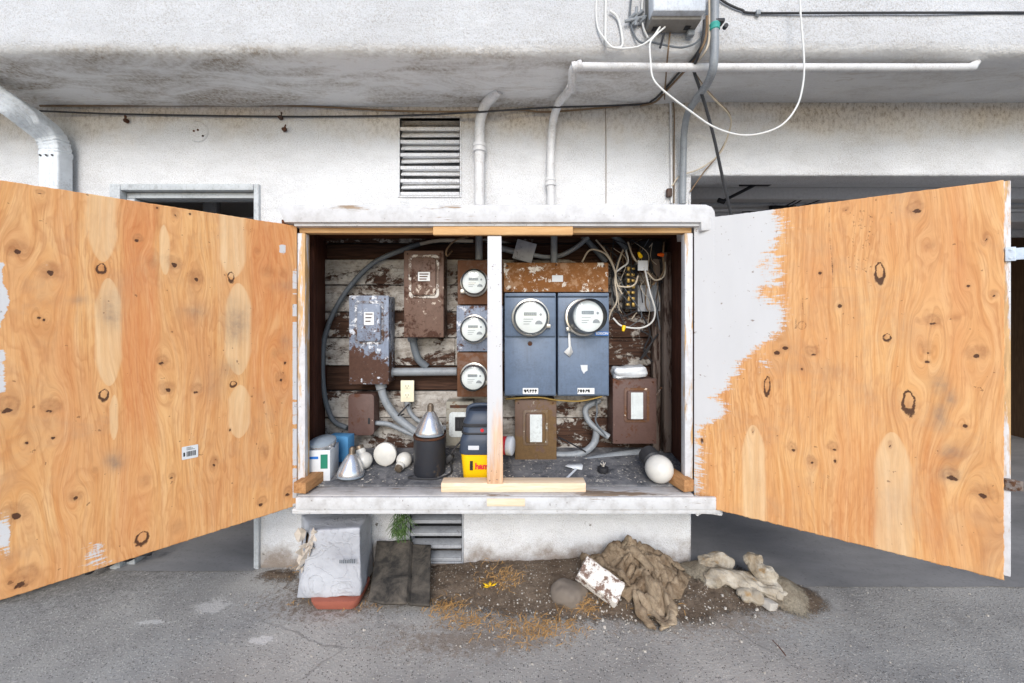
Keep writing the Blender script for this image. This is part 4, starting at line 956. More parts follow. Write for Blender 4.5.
for (lab, x0, x1, px, tl, dp) in (('wide blue meter panel on the left, meter facing straight out', 504.5, 556, 530.5, (0, 0), .07), ('wide blue meter panel on the right, meter tilted, paper tag hanging below', 557.8, 609, 582.5, (.20, .09), .11)):
    D = 1.945; c = P((x0+x1)/2, 396, D); t = thing('electric_meter', lab, 'electric meter', (c.x, 2.02, c.z), GB)
    build('housing', pbox(x0, 294, x1, 396, D+.012, DB-.003, .003), M['blue_panel'], t)
    build('upper_cover', pbox(x0+.3, 297.5, x1-.3, 336.3, D, D+.011, .003), M['blue_panel'], t)
    build('lower_cover', pbox(x0+.3, 338, x1-.3, 395, D-.003, D+.011, .004), M['blue_panel'], t)
    build('top_flange', pbox(x0+.3, 293, x1-.3, 296.4, D-.006, D+.011, .002), M['blue_panel'], t)
    meter(t, px, 317.5, .0885, D-.003, tl, dp)
    cx = (x0+x1)/2
    lb = build('label', plate(cx-7.5 if px < 550 else cx-6, 388, cx+8 if px < 550 else cx+11, 394, D-.0036), M['paper'], t)
    b = B()
    for k in range(5):
        q = P(cx-5+k*2.6, 391, D-.0049); rr_ = random.Random(k+int(px)); mt = front_at(q.x, q.y, q.z) @ Matrix.Rotation(rr_.uniform(-.6, .6), 4, 'Z'); b.box((-.0022, -.008, 0), (.0022, .008, .0006), 0, mt); b.box((-.005, rr_.uniform(-.006, .004), 0), (.005, rr_.uniform(.005, .007), .0006), 0, mt)
    build('scrawl', b, M['ink'], lb)
    if px > 550:
        build('blue_label', plate(595, 331.5, 608.5, 335.6, D-.0012), M['blue_label'], t)
        q = P(602, 333.5, D-.0028); build('lettering', text_b('EDISON', .017, front_at(q.x, q.y, q.z), bold=.0006), M['white_card'], t)
        b = B(); b.raw([P(x, y, D-.0042) for x, y in ((580.5, 365), (587.5, 365), (587.5, 370.5), (585, 372), (584, 374), (581.5, 370))], [(0, 1, 2, 3, 4, 5)]); build('paper_scrap', b, M['white_card'], t)
        b = B(); b.raw([P(x, y, D-.012-.004*math.sin(y)) for x, y in ((568, 333), (570, 333), (570.8, 345), (573, 352), (569.5, 357), (564, 352), (568.6, 347))], [(0, 1, 2, 3, 4, 5, 6)]); o = build('paper_tag', b, M['paper'], t); md = o.modifiers.new('s', 'SOLIDIFY'); md.thickness = .001
    else:
        screws([(530, 343.5, D-.003)], .012, M['rust_dark'], t, 'knockout')
# rusty wireway over the blue panels
t = thing('wireway', 'long orange rusted steel wireway above the two blue meter panels', 'wireway', (P(556, 292, 1.95).x, 2.02, P(556, 292, 1.95).z))
build('body', pbox(504, 262.5, 608, 292.3, 1.962, DB-.003, .003), M['trough'], t); build('cover', pbox(503.6, 263, 608.4, 292, 1.95, 1.961, .003), M['trough'], t)
build('label', plate(552, 275.3, 563, 281.8, 1.949), M['white_card'], t)
screws([(507, 266, 1.95), (556, 265, 1.95), (604, 266, 1.95), (510, 290, 1.95), (602, 290, 1.95)], .005, M['rust_dark'], t)

# ---- conduits
def pipe(name, pts, r, m, label, cat='conduit', group=None, res=6, couplers=()):
    pp = [P(*p) for p in pts]; t = None
    b = B(); b.tube(pp, r, 12, res)
    for i in couplers:
        d = (pp[min(i+1, len(pp)-1)]-pp[max(i-1, 0)]).normalized(); b.lathe([(r*1.02, -.016), (r*1.35, -.014), (r*1.35, .014), (r*1.02, .016)], axis_to(pp[i], d), 14)
    return solo(name, b, m, label, cat, group)
GP = 'conduits inside the cabinet'
pipe('cable', [(347, 428, 2.05), (333, 420, 2.07), (325, 398, 2.08), (322.5, 365, 2.08), (326, 332, 2.08), (343, 296, 2.07), (372, 264, 2.06), (405, 249, 2.06), (420, 244, 2.07)], .0125, M['pvc'], 'thick grey cable arching up the left of the planks to the roof', 'cable')
pipe('cable', [(418, 244.5, 2.07), (440, 240.5, 2.07), (473, 241, 2.08)], .010, M['beige_cable'], 'pale end of the arching cable along the top plank', 'cable')
pipe('conduit', [(390, 372, 2.06), (457, 371.5, 2.06)], .021, M['galv'], 'straight horizontal galvanised pipe running to the meter column', 'conduit', GP, couplers=(0,))
pipe('conduit', [(381, 386, 2.03), (384, 398, 2.03), (393, 413, 2.03), (404, 423, 2.03), (416, 432, 2.02)], .020, M['galv'], 'thick galvanised conduit bending down from the grey blue fuse box', 'conduit', GP, couplers=(0,))
pipe('conduit', [(374, 423, 2.04), (388, 424, 2.04), (402, 430, 2.03), (414, 435, 2.02)], .012, M['galv'], 'thin flexible conduit leaving the small plain brown box', 'conduit', GP)
pipe('conduit', [(407.5, 403, 2.065), (410, 412, 2.065), (419, 421, 2.06), (436, 427, 2.05), (447, 428, 2.05)], .0115, M['galv'], 'thin conduit dropping from the cream outlet to the fuse panel', 'conduit', GP, couplers=(0,))
pipe('conduit', [(412.5, 338, 2.05), (415, 350, 2.055), (419, 360, 2.06), (427, 367, 2.07)], .019, M['pvc'], 'short dark bent pipe under the tall brown fuse box', 'conduit', GP, couplers=(0,))
pipe('conduit', [(479, 234, 2.03), (479, 260, 2.03)], .018, M['galv'], 'short vertical pipe into the top of the meter column', 'conduit', GP)
pipe('conduit', [(554, 234, 2.03), (554, 263, 2.03)], .017, M['galv'], 'short vertical pipe into the top of the rusty wireway', 'conduit', GP)
pipe('conduit', [(600, 400, 2.06), (586, 408, 2.05), (588, 420, 2.04), (597, 429, 2.02), (609, 437, 2.0)], .015, M['galv'], 'curved conduit from the plank hole to the dark brown switch box', 'conduit', GP)
pipe('conduit', [(597, 430, 2.03), (594, 443, 2.03), (584, 452, 2.02), (570, 455, 2.02), (556, 455, 2.02)], .018, M['galv'], 'hooked conduit beside the rust streaked switch box', 'conduit', GP)
pipe('conduit', [(556, 467, 1.96), (580, 463, 1.98), (610, 457, 2.02), (646, 452, 2.05)], .021, M['galv'], 'grey pipe lying along the back of the cabinet floor', 'conduit', GP)
pipe('conduit', [(533, 255, 2.02), (547, 257, 2.05), (562, 255, 2.06), (578, 246, 2.06), (588, 237, 2.06)], .012, M['galv'], 'flexible conduit swinging out of the tilted junction box', 'conduit', GP)
pipe('conduit', [(500, 248, 2.06), (516, 252, 2.04)], .015, M['galv'], 'short conduit entering the tilted junction box from the left', 'conduit', GP)
pipe('conduit', [(581, 234, 2.07), (593, 247, 2.07), (606, 262, 2.07)], .015, M['pvc'], 'slanting grey conduit beside the rusty wireway', 'conduit', GP)
pipe('conduit', [(612, 234, 2.07), (622, 243, 2.07), (627, 250, 2.07)], .017, M['pvc'], 'short dark conduit stub above the wiring tangle', 'conduit', GP)
t = thing('junction_box', 'square galvanised junction box tilted under the cabinet roof', 'junction box', P(524, 262, 2.03))
q = P(524.5, 251, 2.005); mt = front_at(q.x, q.y, q.z) @ Matrix.Rotation(-.28, 4, 'Z'); b = B(); b.box((-.048, -.048, -.06), (.048, .048, -.006), .004, mt); build('body', b, M['small_grey'], t)
b = B(); b.box((-.05, -.05, -.0055), (.05, .05, 0), .002, mt); build('cover', b, M['small_grey'], t)
# ---- wiring tangle, terminal strip
def wire(label, pts, r, m, grp='loose wires in the cabinet', cat='wire', name='wire'):
    b = B(); b.tube([P(*p) for p in pts], r, 6, 6); return solo(name, b, m, label, cat, grp)
WT = [([(596, 240, 2.04), (606, 252, 2.0), (614, 268, 1.98), (617, 284, 1.98), (622, 294, 1.99)], M['beige_cable'], 'beige wire curving down the left edge of the wiring tangle'),
      ([(582, 262, 2.02), (590, 250, 2.0), (604, 253, 1.99), (612, 264, 1.99), (616, 276, 1.99)], M['beige_cable'], 'beige wire arching over the end of the rusty wireway'),
      ([(623, 250, 2.03), (618, 264, 2.0), (615, 280, 1.98), (617, 300, 1.98), (611, 312, 2.0), (608, 322, 2.02)], M['beige_cable'], 'beige wire hanging past the corner of the right blue panel'),
      ([(626, 250, 2.03), (628, 262, 2.0), (621, 268, 1.99), (616, 272, 1.99)], M['white_cable'], 'short white looped wire under the dark conduit stub'),
      ([(628, 242, 2.03), (632, 254, 2.0), (637, 262, 1.99), (644, 268, 1.97)], M['beige_cable'], 'beige wire leading to the yellow wire nut'),
      ([(617, 286, 1.98), (628, 287, 1.97), (635, 284, 1.97), (638, 276, 1.98)], M['beige_cable'], 'beige wire looping across the brass terminal strip'),
      ([(645, 270, 1.96), (650, 292, 1.96), (655, 310, 1.96), (652, 322, 1.97), (640, 328, 1.98), (622, 326, 1.99), (613, 318, 2.0)], M['white_cable'], 'white wire sagging in a long loop below the grey plate'),
      ([(647, 272, 1.97), (655, 280, 1.98), (664, 276, 1.99), (665, 262, 2.0)], M['beige_cable'], 'beige wire running towards the orange wire nut'),
      ([(656, 282, 2.0), (654, 296, 2.0), (657, 312, 2.0), (660, 330, 2.01)], M['pvc'], 'grey wire hanging down beside the right stud'),
      ([(605, 246, 2.05), (620, 262, 2.04), (611, 282, 2.04), (618, 304, 2.04), (628, 318, 2.05)], M['black'], 'black wire winding behind the beige wires'),
      ([(632, 240, 2.05), (648, 252, 2.05), (652, 270, 2.05), (664, 284, 2.05)], M['black'], 'black wire crossing under the roof at the right'),
      ([(612, 308, 2.05), (624, 316, 2.04), (638, 312, 2.04), (650, 332, 2.04), (644, 350, 2.05), (652, 362, 2.05)], M['black'], 'black wire tangled below the grey plate'),
      ([(640, 330, 2.05), (652, 338, 2.04), (647, 352, 2.04), (640, 360, 2.05), (650, 345, 2.03), (658, 334, 2.05)], M['black'], 'knotted black wire above the foil packet'),
      ([(596, 398, 2.04), (597, 412, 2.0), (596, 422, 2.0), (606, 436, 1.99)], M['pvc'], 'grey wire dropping behind the dark brown switch box'),
      ([(558, 437, 2.06), (572, 444, 2.02), (586, 452, 2.0)], M['black'], 'thin black wire leaving the rust streaked switch box'),
      ([(452, 251, 2.02), (447, 256, 1.97), (447, 249, 1.96), (456, 240, 1.98), (468, 237, 2.02)], M['brown_cable'], 'brown wire curled beside the tall brown fuse box'),
      ([(506, 399, 1.97), (520, 398, 1.95), (540, 397.5, 1.95), (556, 400, 1.96), (580, 401, 1.96), (602, 396.5, 1.96)], M['brass'], 'thin yellowish wire under the blue meter panels'),
      ([(404, 414, 2.06), (398, 416, 2.02), (405, 408, 2.02), (409, 404, 2.05)], M['dark'], 'short dark wire behind the cream outlet'),
      ([(664, 242, 2.0), (663, 256, 1.99), (664, 270, 1.99), (658, 280, 2.0), (652, 285, 2.0)], M['brown_cable'], 'brown wire beside the orange wire nut')]
for pts, m, lab in WT: wire(lab, pts, .0042, m)
rs = random.Random(77)
for k in range(26):
    x, y = rs.uniform(598, 655), rs.uniform(238, 250); pts = [(x, y, 2.06)]
    for q in range(4): x += rs.uniform(-16, 16); y += rs.uniform(6, 26); x = min(max(x, 612 if y > 262 else 590), 660); pts.append((x, y, rs.uniform(2.01, 2.07)))
    wire('thin tangled wire among the loose wires at the upper right of the cabinet', pts, rs.choice((.0016, .0022, .003)), rs.choice((M['black'], M['black'], M['beige_cable'], M['brown_cable'], M['pvc'])), 'thin tangled wires of the upper right corner')
t = thing('terminal_strip', 'narrow brass terminal strip amid the loose wires', 'terminal strip', P(632, 309, 2.05))
build('base', pbox(625.5, 265, 637.5, 309, 2.04, 2.096, .002), M['dark'], t)
b = B()
for k in range(7):
    for s_ in (0, 1): j_ = random.Random(k*3+s_).uniform(-.7, .7); pbox(627+s_*5+j_, 267+k*6-j_, 630.2+s_*5+j_*.3, 270.3+k*6+j_, 2.018+.006*j_, 2.041, .002, b)
build('terminals', b, M['brass'], t)
b = pbox(637.8, 285, 660.5, 311.5, 2.055, 2.098, .003); solo('cover_plate', b, M['small_grey'], 'scratched grey metal plate behind the loose white wire', 'metal plate')
b = pbox(640, 241, 662, 268, 2.06, 2.098, .003); solo('fuse_block', b, M['black'], 'black fuse block in the upper right corner of the cabinet', 'fuse block')
b = pbox(638, 260.5, 648, 270.5, 1.968, 1.975, .001); solo('paper_tag', b, M['white_card'], 'small white square tag beneath the yellow wire nut', 'tag')
def nut(px, py, D, m, label, d=(0, -.5, -1)):
    b = B(); b.lathe([(.010, 0), (.0095, .012), (.006, .028), (.003, .03)], axis_to(P(px, py, D), d), 12); solo('wire_nut', b, m, label, 'wire nut', 'wire nuts on the loose wires')
nut(641, 257, 1.975, M['yellow'], 'yellow wire nut above the small white tag', (-.5, -.4, .6)); nut(624, 326, 1.985, M['yellow'], 'yellow wire nut hanging on the sagging white wire', (-.3, -.4, -1)); nut(663, 255, 1.99, M['orange'], 'orange wire nut by the right stud', (-1, -.2, .05))

# ---- bulbs and the like on the cabinet floor
def onfloor(px, py):
    """point on the sloping cabinet floor seen at a pixel"""
    k = (py-HY)/F; # z = CH-k*D ; z = .452+(D-1.64)*.11
    D = (CH-.452+1.64*.11)/(k+.11); return Vector(((px-HX)/F*D, D, BACKZ(D)))
GBu = 'loose light bulbs on the cabinet floor'
def par(name, label, o, d, s_, front=True, m='bulb_silver', lens='bulb_lens', grp=GBu):
    """reflector bulb; o = centre of the lens, d = direction from the lens to the screw base"""
    mt = axis_to(o, d); t = thing(name, label, 'light bulb', o, grp)
    b = B(); b.lathe([(.060*s_, .004), (.0605*s_, .012*s_), (.053*s_, .032*s_), (.038*s_, .062*s_), (.022*s_, .088*s_), (.016*s_, .094*s_)], mt, 32); build('reflector', b, M[m], t)
    b = B(); b.lathe([(.060*s_, .005), (.059*s_, -.004*s_), (.045*s_, -.013*s_), (.0005, -.018*s_)], mt, 32); build('lens', b, M[lens], t)
    b = B(); pr = [(.016*s_, .092*s_)]
    for k in range(5): pr += [(.0142*s_, (.096+.005*k)*s_), (.0128*s_, (.0985+.005*k)*s_)]
    pr += [(.008*s_, .126*s_), (.0005, .128*s_)]; b.lathe(pr, mt, 20); build('screw_base', b, M['screw_base'], t)
    return t
def globe(name, label, o, d, R, neck, m='bulb_white', grp=GBu):
    mt = axis_to(o, d); t = thing(name, label, 'light bulb', o, grp); b = B(); pr = []
    for k in range(15):
        a = math.pi*(k/17); pr.append((max(R*math.sin(a), .0005), -R*math.cos(a)))
    pr += [(neck*1.15, R*1.10), (neck, R*1.35)]; b.lathe(pr, mt, 32); build('globe', b, M[m], t)
    b = B(); b.lathe([(neck*.98, R*1.33), (neck*.9, R*1.45), (neck*.95, R*1.55), (neck*.86, R*1.65), (neck*.9, R*1.75), (neck*.4, R*1.85), (.0005, R*1.87)], mt, 18); build('screw_base', b, M['screw_base'], t); return t
p = onfloor(349, 479); par('reflector_bulb', 'silver reflector bulb standing lens down beside the white bulb box', p+Vector((0, .02, .012)), (.04, .05, 1), .98)
p = onfloor(362, 471); globe('light_bulb', 'silver necked bulb leaning back against the planks', p+Vector((0, .02, .042)), (-.42, .25, 1), .040, .02, 'bulb_white')
p = onfloor(385, 466); par('reflector_bulb', 'white faced flood bulb lying with its face to the front', p+Vector((0, .0, .056)), (.05, 1, -.02), .92, lens='bulb_white')
p = onfloor(403, 470); globe('light_bulb', 'white bulb lying with its metal base towards the front', p+Vector((.0, .02, .040)), (-.25, -1, -.45), .036, .019)
p = onfloor(660, 484); b = None
col_ = B(); col_.lathe([(.036, .045), (.046, .055), (.044, .11), (.03, .115)], axis_to(p+Vector((0, .01, .062)), (-.14, 1, .28)), 24)
t = globe('globe_bulb', 'big round white globe bulb at the right end of the cabinet floor', p+Vector((0, .01, .062)), (-.14, 1, .28), .060, .035)
build('collar', col_, M['dark'], t)
# can with reflector bulb
p = onfloor(427, 478); t = thing('paint_can', 'black cylindrical can with rusty rim holding an upturned bulb', 'can', p)
h = .165; b = B(); b.lathe([(.071, .0), (.0725, .004), (.0725, h)], Matrix.Translation(p+Vector((0, .06, .001))), 36); build('body', b, M['can'], t)
b = B(); b.lathe([(.0725, h+.001), (.075, h+.004), (.075, h+.010), (.070, h+.012), (.066, h+.004)], Matrix.Translation(p+Vector((0, .06, .001))), 36); build('rim', b, M['rust_dark'], t)
par('reflector_bulb', 'silver reflector bulb resting screw base up on the black can', p+Vector((0, .06, h+.018)), (.02, .05, 1), 1.08, grp='bulb on the can')
# bulb carton
p = onfloor(320, 482); t = thing('bulb_carton', 'open white and blue bulb carton at the left end of the cabinet floor', 'box', p)
x0, x1 = P(304, 0, p.y).x, P(329, 0, p.y).x; zt = P(0, 451, p.y).z
mt = Matrix.Translation((x0, p.y, p.z+.001)) @ Matrix.Rotation(.10, 4, 'Z'); w = x1-x0; h = zt-p.z; dp = .115; T = .003
b = B(); b.box((0, 0, 0), (w, T, h), .001, mt).box((0, T, 0), (T, dp, h), .001, mt).box((w-T, T, 0), (w, dp, h), .001, mt).box((T, T, 0), (w-T, dp, T), 0, mt); build('carton_side', b, M['white_card'], t)
b = B(); b.box((0, dp, 0), (w, dp+T, h+.004), .001, mt); build('carton_back', b, M['blue_box'], t)
b = B(); b.box((w-.040, -.0010, h*.40), (w-.010, -.0002, h*.86), 0, mt); build('print', b, M['green_card'], t)
b = B(); b.box((.012, -.0010, h*.72), (.060, -.0002, h*.80), 0, mt); build('print', b, M['blue_label'], t)
par('reflector_bulb', 'dusty grey flood bulb sitting lens up in the open carton', mt @ Vector((w*.52, dp*.52, h+.022)), (.05, .15, -1), .98)
p2 = onfloor(342, 470); b = B(); b.box((-.055, 0, 0), (.05, .06, .125), .002, Matrix.Translation((P(340, 0, 1.96).x, 1.94, BACKZ(1.94)+.001)) @ Matrix.Rotation(-.15, 4, 'Z')); solo('small_carton', b, M['blue_box'], 'bright blue carton behind the open white bulb carton', 'box')
# vacuum cleaner
p = onfloor(487, 481); t = thing('shop_vacuum', 'yellow and navy wet dry vacuum standing behind the centre post', 'vacuum cleaner', p)
y0 = p.y; x0, x1 = P(459.5, 0, y0).x, P(502, 0, y0).x; cx = (x0+x1)/2; zb = p.z+.001; z1 = P(0, 455, y0).z; z2 = P(0, 437, y0).z; z3 = P(0, 413, y0).z
def loft(b, lv, cx, cy, n=6):
    rings = [[(cx+x, cy+y, z) for x, y in rrect(-w, -d, w, d, r, n)] for (w, d, r, z) in lv]; m_ = len(rings[0]); vs = [v for r in rings for v in r]; fs = []
    for i in range(len(rings)-1):
        for k in range(m_): fs.append((i*m_+k, i*m_+(k+1) % m_, (i+1)*m_+(k+1) % m_, (i+1)*m_+k))
    fs.append(tuple(range(m_))[::-1]); fs.append(tuple((len(rings)-1)*m_+k for k in range(m_))); b.raw(vs, fs); return b
hw = (x1-x0)/2; cyv = y0+.092; BANDS = True
b = B(); loft(b, [(hw*.86, .080, .03, zb), (hw*.88, .083, .034, zb+.006), (hw*.98, .090, .036, z1)], cx, cyv); tk = build('tank', b, M['yellow'], t)
b = B(); loft(b, [(hw*1.02, .094, .036, z1+.001), (hw*1.05, .097, .038, z1+.008), (hw*1.0, .092, .036, z2-.02), (hw*.93, .086, .034, z2), (hw*.90, .083, .034, z2+.004), (hw*.88, .08, .034, z3-.05), (hw*.70, .07, .034, z3-.012), (hw*.60, .06, .03, z3)], cx, cyv); lid = build('lid', b, M['navy'], t)
b = B(); b.tube([(cx-hw*.72, cyv-.02, z3-.03), (cx-hw*.6, cyv-.02, z3+.012), (cx, cyv-.02, z3+.022), (cx+hw*.6, cyv-.02, z3+.012), (cx+hw*.72, cyv-.02, z3-.03)], .009, 10); build('handle', b, M['navy'], t)
for (zz, kk) in ((z2+.012, 1.0), (z2+.045, .98), (z3-.055, .95)):
    b = B(); loft(b, [(hw*.90*kk+.003, .083*kk+.003, .034, zz-.004), (hw*.90*kk+.006, .083*kk+.006, .036, zz), (hw*.90*kk+.003, .083*kk+.003, .034, zz+.004)], cx, cyv); build('rib', b, M['dark'], lid)
yf = cyv-.0975; a = P(468, 453.5, yf); c = P(479, 446, yf); b = B(); b.box((a.x, yf+.002, a.z), (c.x, yf+.006, c.z), .001); build('label', b, M['pale_grey'], lid)
q = P(482, 431, y0); b = B(); b.lathe([(.008, 0), (.008, .006)], axis_to((q.x, cyv-.078, q.z), (0, -1, 0)), 14); build('switch', b, M['red'], lid)
ytx = cyv-.0905; q = P(471.3, 466, ytx); mt = Matrix.Translation(q) @ FRONT; mt = mt @ Matrix.Rotation(-.05, 4, 'X')
build('lettering', text_b('1', .046, mt, bold=.0045), M['ink'], tk)
q = P(475, 466.5, ytx); build('lettering', text_b('ham', .036, Matrix.Translation(q) @ FRONT @ Matrix.Rotation(-.05, 4, 'X'), bold=.0014, align='LEFT'), M['red'], tk)
b = B(); q = P(510, 444, 1.90); b.lathe([(.030, -.018), (.042, -.012), (.042, .010), (.03, .016), (.0005, .017)], axis_to((q.x-.028, 1.88, q.z), (1, -.25, 0)), 24); hs = build('hose_port', b, M['red'], t)
b = B(); b.lathe([(.042, .0), (.044, .004), (.044, .026), (.036, .032), (.0005, .033)], axis_to((q.x-.014, 1.877, q.z), (1, -.25, 0)), 24); build('port_cap', b, M['pale_grey'], hs)
b = B(); q0 = onfloor(440, 480); b.tube([P(462, 440, 1.93), P(452, 452, 1.90), q0+Vector((.03, .12, .03)), q0+Vector((.04, .05, .012)), q0+Vector((-.02, .0, .006)), q0+Vector((-.14, .01, .006)), q0+Vector((-.10, .05, .006)), q0+Vector((.0, .06, .006))], .0045, 8); build('power_cord', b, M['dark'], t)
b = B(); q = onfloor(449, 470); b.box((-.03, -.02, 0), (.03, .02, .03), .008, Matrix.Translation(q+Vector((.0, .03, .03))) @ Matrix.Rotation(-.7, 4, 'Y')); build('plug', b, M['dark'], t)
# scraper and cap lying on the right of the floor
q = onfloor(573, 476); t = thing('putty_knife', 'white plastic scraper lying on the grimy floor behind the block', 'scraper', q)
b = B(); b.raw([P(565, 466.5, 1.88), P(569, 464, 1.9), P(581, 463.5, 1.9), P(583, 466, 1.88), P(582, 470, 1.86), P(574, 469, 1.86)], [(0, 1, 2, 3, 4, 5)]); bl = build('blade', b, M['white_card'], t); md = bl.modifiers.new('s', 'SOLIDIFY'); md.thickness = .003
b = B(); b.tube([P(576, 469, 1.86), P(571, 474, 1.82), P(567, 478, 1.79)], .005, 8); build('handle', b, M['pale_grey'], t)
q = onfloor(603, 472); t = thing('bottle_cap', 'small dark round cap with pale flakes on the cabinet floor', 'cap', q)
b = B(); b.lathe([(.024, 0), (.026, .004), (.024, .022), (.018, .024), (.0005, .024)], Matrix.Translation(q+Vector((0, 0, .001))), 22); build('shell', b, M['black'], t)
b = B()
for k in range(4):
    a = k*1.7; b.box((-.002, 0, 0), (.002, .022, .004), .001, Matrix.Translation(q+Vector((.004*math.cos(a), .0, .024))) @ Matrix.Rotation(a, 4, 'Z') @ Matrix.Rotation(.9, 4, 'X'))
build('flake', b, M['chips'], t)
# flakes of paint and grit on the cabinet floor
b = B(); rs = random.Random(9)
for k in range(260):
    x = rs.uniform(XH0+.05, XH1-.05); y = rs.uniform(1.75, 2.08); s_ = rs.uniform(.002, .007)
    mt = Matrix.Translation((x, y, BACKZ(y)+.001)) @ Matrix.Rotation(rs.uniform(0, 6), 4, 'Z') @ Matrix.Rotation(rs.uniform(-.4, .4), 4, 'X')
    b.raw([(-s_, -s_*.6, 0), (s_, -s_*.5, 0), (s_*.7, s_*.6, .001), (-s_*.5, s_*.5, .001), (0, 0, .002)], [(0, 1, 4), (1, 2, 4), (2, 3, 4), (3, 0, 4)], mt)
o = build('paint_flakes', b, M['chips'], flat=True); tag(o, 'pale paint flakes scattered over the cabinet floor', 'debris', kind='stuff')
# ---------------------------------------------------------------- pipes, cables and boxes on the building
def run(name, label, cat, pts, r, m, grp=None, seg=8, res=7):
    b = B(); b.tube([P(*p) for p in pts], r, seg, res); return solo(name, b, m, label, cat, grp)
def pipe2(label, pts, r, m, coup=(), grp=None, brackets=()):
    pp = [P(*p) for p in pts]; t = thing('wall_pipe', label, 'pipe', pp[-1], grp)
    b = B(); b.tube(pp, r, 16, 8); build('tube', b, m, t)
    for i in coup:
        d = (pp[min(i+1, len(pp)-1)]-pp[max(i-1, 0)]).normalized(); b = B(); b.lathe([(r*1.02, -.02), (r*1.32, -.018), (r*1.32, -.004), (r*1.18, -.003), (r*1.18, .003), (r*1.32, .004), (r*1.32, .018), (r*1.02, .02)], axis_to(pp[i], d), 18); build('coupling', b, m, t)
    return t
pipe2('thick white pipe rising from the cabinet and bending into the overhang', [(479.5, 206, 1.86), (479.5, 170, 1.86), (479.5, 148, 1.86), (480, 122, 1.86), (485, 106, 1.84), (493, 96, 1.80), (499, 90, 1.77)], .0235, M['white_pipe'], (2,))
pipe2('slimmer white pipe with a kinked top between cabinet and overhang', [(551, 206, 1.865), (551, 190, 1.865), (550.5, 182, 1.865), (551, 150, 1.865), (553, 122, 1.86), (559, 103, 1.80), (567, 93, 1.72), (571.5, 86, 1.63)], .0185, M['white_pipe'], (2,))
pipe2('long white pipe running level under the overhang', [(571.5, 90, 1.66), (571.7, 82, 1.59), (572.5, 70, 1.545), (577, 66.5, 1.535), (586, 66.6, 1.535), (700, 67.6, 1.535), (850, 67.8, 1.535), (960, 67.8, 1.535), (972, 66, 1.545), (977, 60, 1.56)], .0150, M['white_pipe'], (3,))
# downspout
t = thing('downspout', 'ribbed white metal downspout bending down the wall at the left edge', 'downspout', (P(52, 0, 1.83).x, 1.83, 0))
sec = []
for (x, y) in rrect(-1, -.72, 1, .72, .2, 3): sec.append((x, y))
w = .046
def rib(seq):  # flutes on the long sides
    out = []
    for k in range(len(seq)):
        a = seq[k]; c = seq[(k+1) % len(seq)]; out.append(a)
        if abs(a[0]-c[0]) > .8:
            for q in range(1, 12): f = q/12; out.append((a[0]+(c[0]-a[0])*f, a[1]+(c[1]-a[1])*f-math.copysign(.08*(q % 3 == 0), a[1])))
    return out
path = [(-60, 62, 1.62), (-20, 86, 1.66), (8, 104, 1.70), (24, 115, 1.74), (36, 124, 1.78), (49, 135, 1.825), (55, 148, 1.84), (56, 165, 1.845), (56, 200, 1.845), (56, 400, 1.845), (56, 575, 1.845)]
b = B(); pp = [P(*p) for p in path]
b.tube(pp, lambda f: w*(1+(.055*math.sin(f*330) if .50 < f < .66 else 0)), section=[(y*.72/.72, x) for x, y in rib(sec)], up=(0, -1, .25), res=9); build('pipe', b, M['downspout'], t)
for (px, py, D) in ((45, 131, 1.815), (51, 142, 1.832)):
    pass
b = B(); b.tube([P(56, 153, 1.845), P(56, 157, 1.845)], w*1.05, section=[(y, x) for x, y in sec], up=(0, -1, .25), curve=False); build('collar', b, M['downspout'], t)
screws([(40, 155, 1.808), (46, 155, 1.808), (52, 155, 1.808)], .004, M['dark'], t, 'rivet')
# round cover plate and old anchors on the wall
t = thing('cover_plate', 'round painted over cover plate on the wall above the left doorway', 'cover plate', P(198, 132, 1.9))
b = B(); b.lathe([(.050, -.004), (.050, .003), (.046, .006), (.043, .004), (.0005, .004)], axis_to(P(198, 132, 1.9), (0, -1, 0)), 30); build('plate', b, M['wall'], t); screws([(194, 131, 1.896), (203, 136, 1.896), (198, 130, 1.896)], .005, M['rust_dark'], t)
def hook(px, py, label):
    b = B(); q = P(px, py, 1.897); b.lathe([(.011, 0), (.009, .012), (.0005, .016)], axis_to(q, (0, -1, 0)), 10); b.tube([q+Vector((0, -.01, 0)), q+Vector((.012, -.022, -.008)), q+Vector((.014, -.02, .016))], .004, 6); b.disp(.004, 90, px)
    solo('wall_hook', b, M['rust_dark'], label, 'hook', 'rusty hooks on the wall')
hook(127, 121, 'rusty hook in the wall above the left door, nearer the downspout'); hook(281, 118, 'rusty hook in the wall under the cables, right of the round plate'); hook(285, 130, 'rusty stub in the wall just below another hook')
GL = 'cables along the top of the wall'
run('cable', 'black cable sagging along the whole wall just under the overhang', 'cable', [(40, 111, 1.86), (120, 114, 1.885), (280, 116.5, 1.89), (400, 115.5, 1.885), (470, 112.5, 1.83), (540, 108, 1.84), (565, 107, 1.80), (640, 104.5, 1.88), (652, 101, 1.86), (662, 92, 1.78), (678, 74, 1.62), (690, 62, 1.54), (700, 48, 1.475), (703, 36, 1.47), (704, 20, 1.47)], .0042, M['dark'], GL)
run('cable', 'dirty cream cable looping above the black cable on the wall', 'cable', [(40, 106, 1.88), (200, 105.5, 1.89), (300, 106, 1.89), (400, 111, 1.885), (470, 111.5, 1.835), (520, 110, 1.885), (545, 112, 1.885), (600, 108, 1.89), (660, 101, 1.89)], .0045, M['brown_cable'], GL)
run('cable', 'second dark cable beside the first where they climb to the grey box', 'cable', [(640, 106, 1.885), (655, 102, 1.86), (666, 91, 1.77), (681, 75, 1.62), (693, 62, 1.54), (701, 50, 1.475), (706, 36, 1.465), (707, 16, 1.465)], .0045, M['brown_cable'], GL)
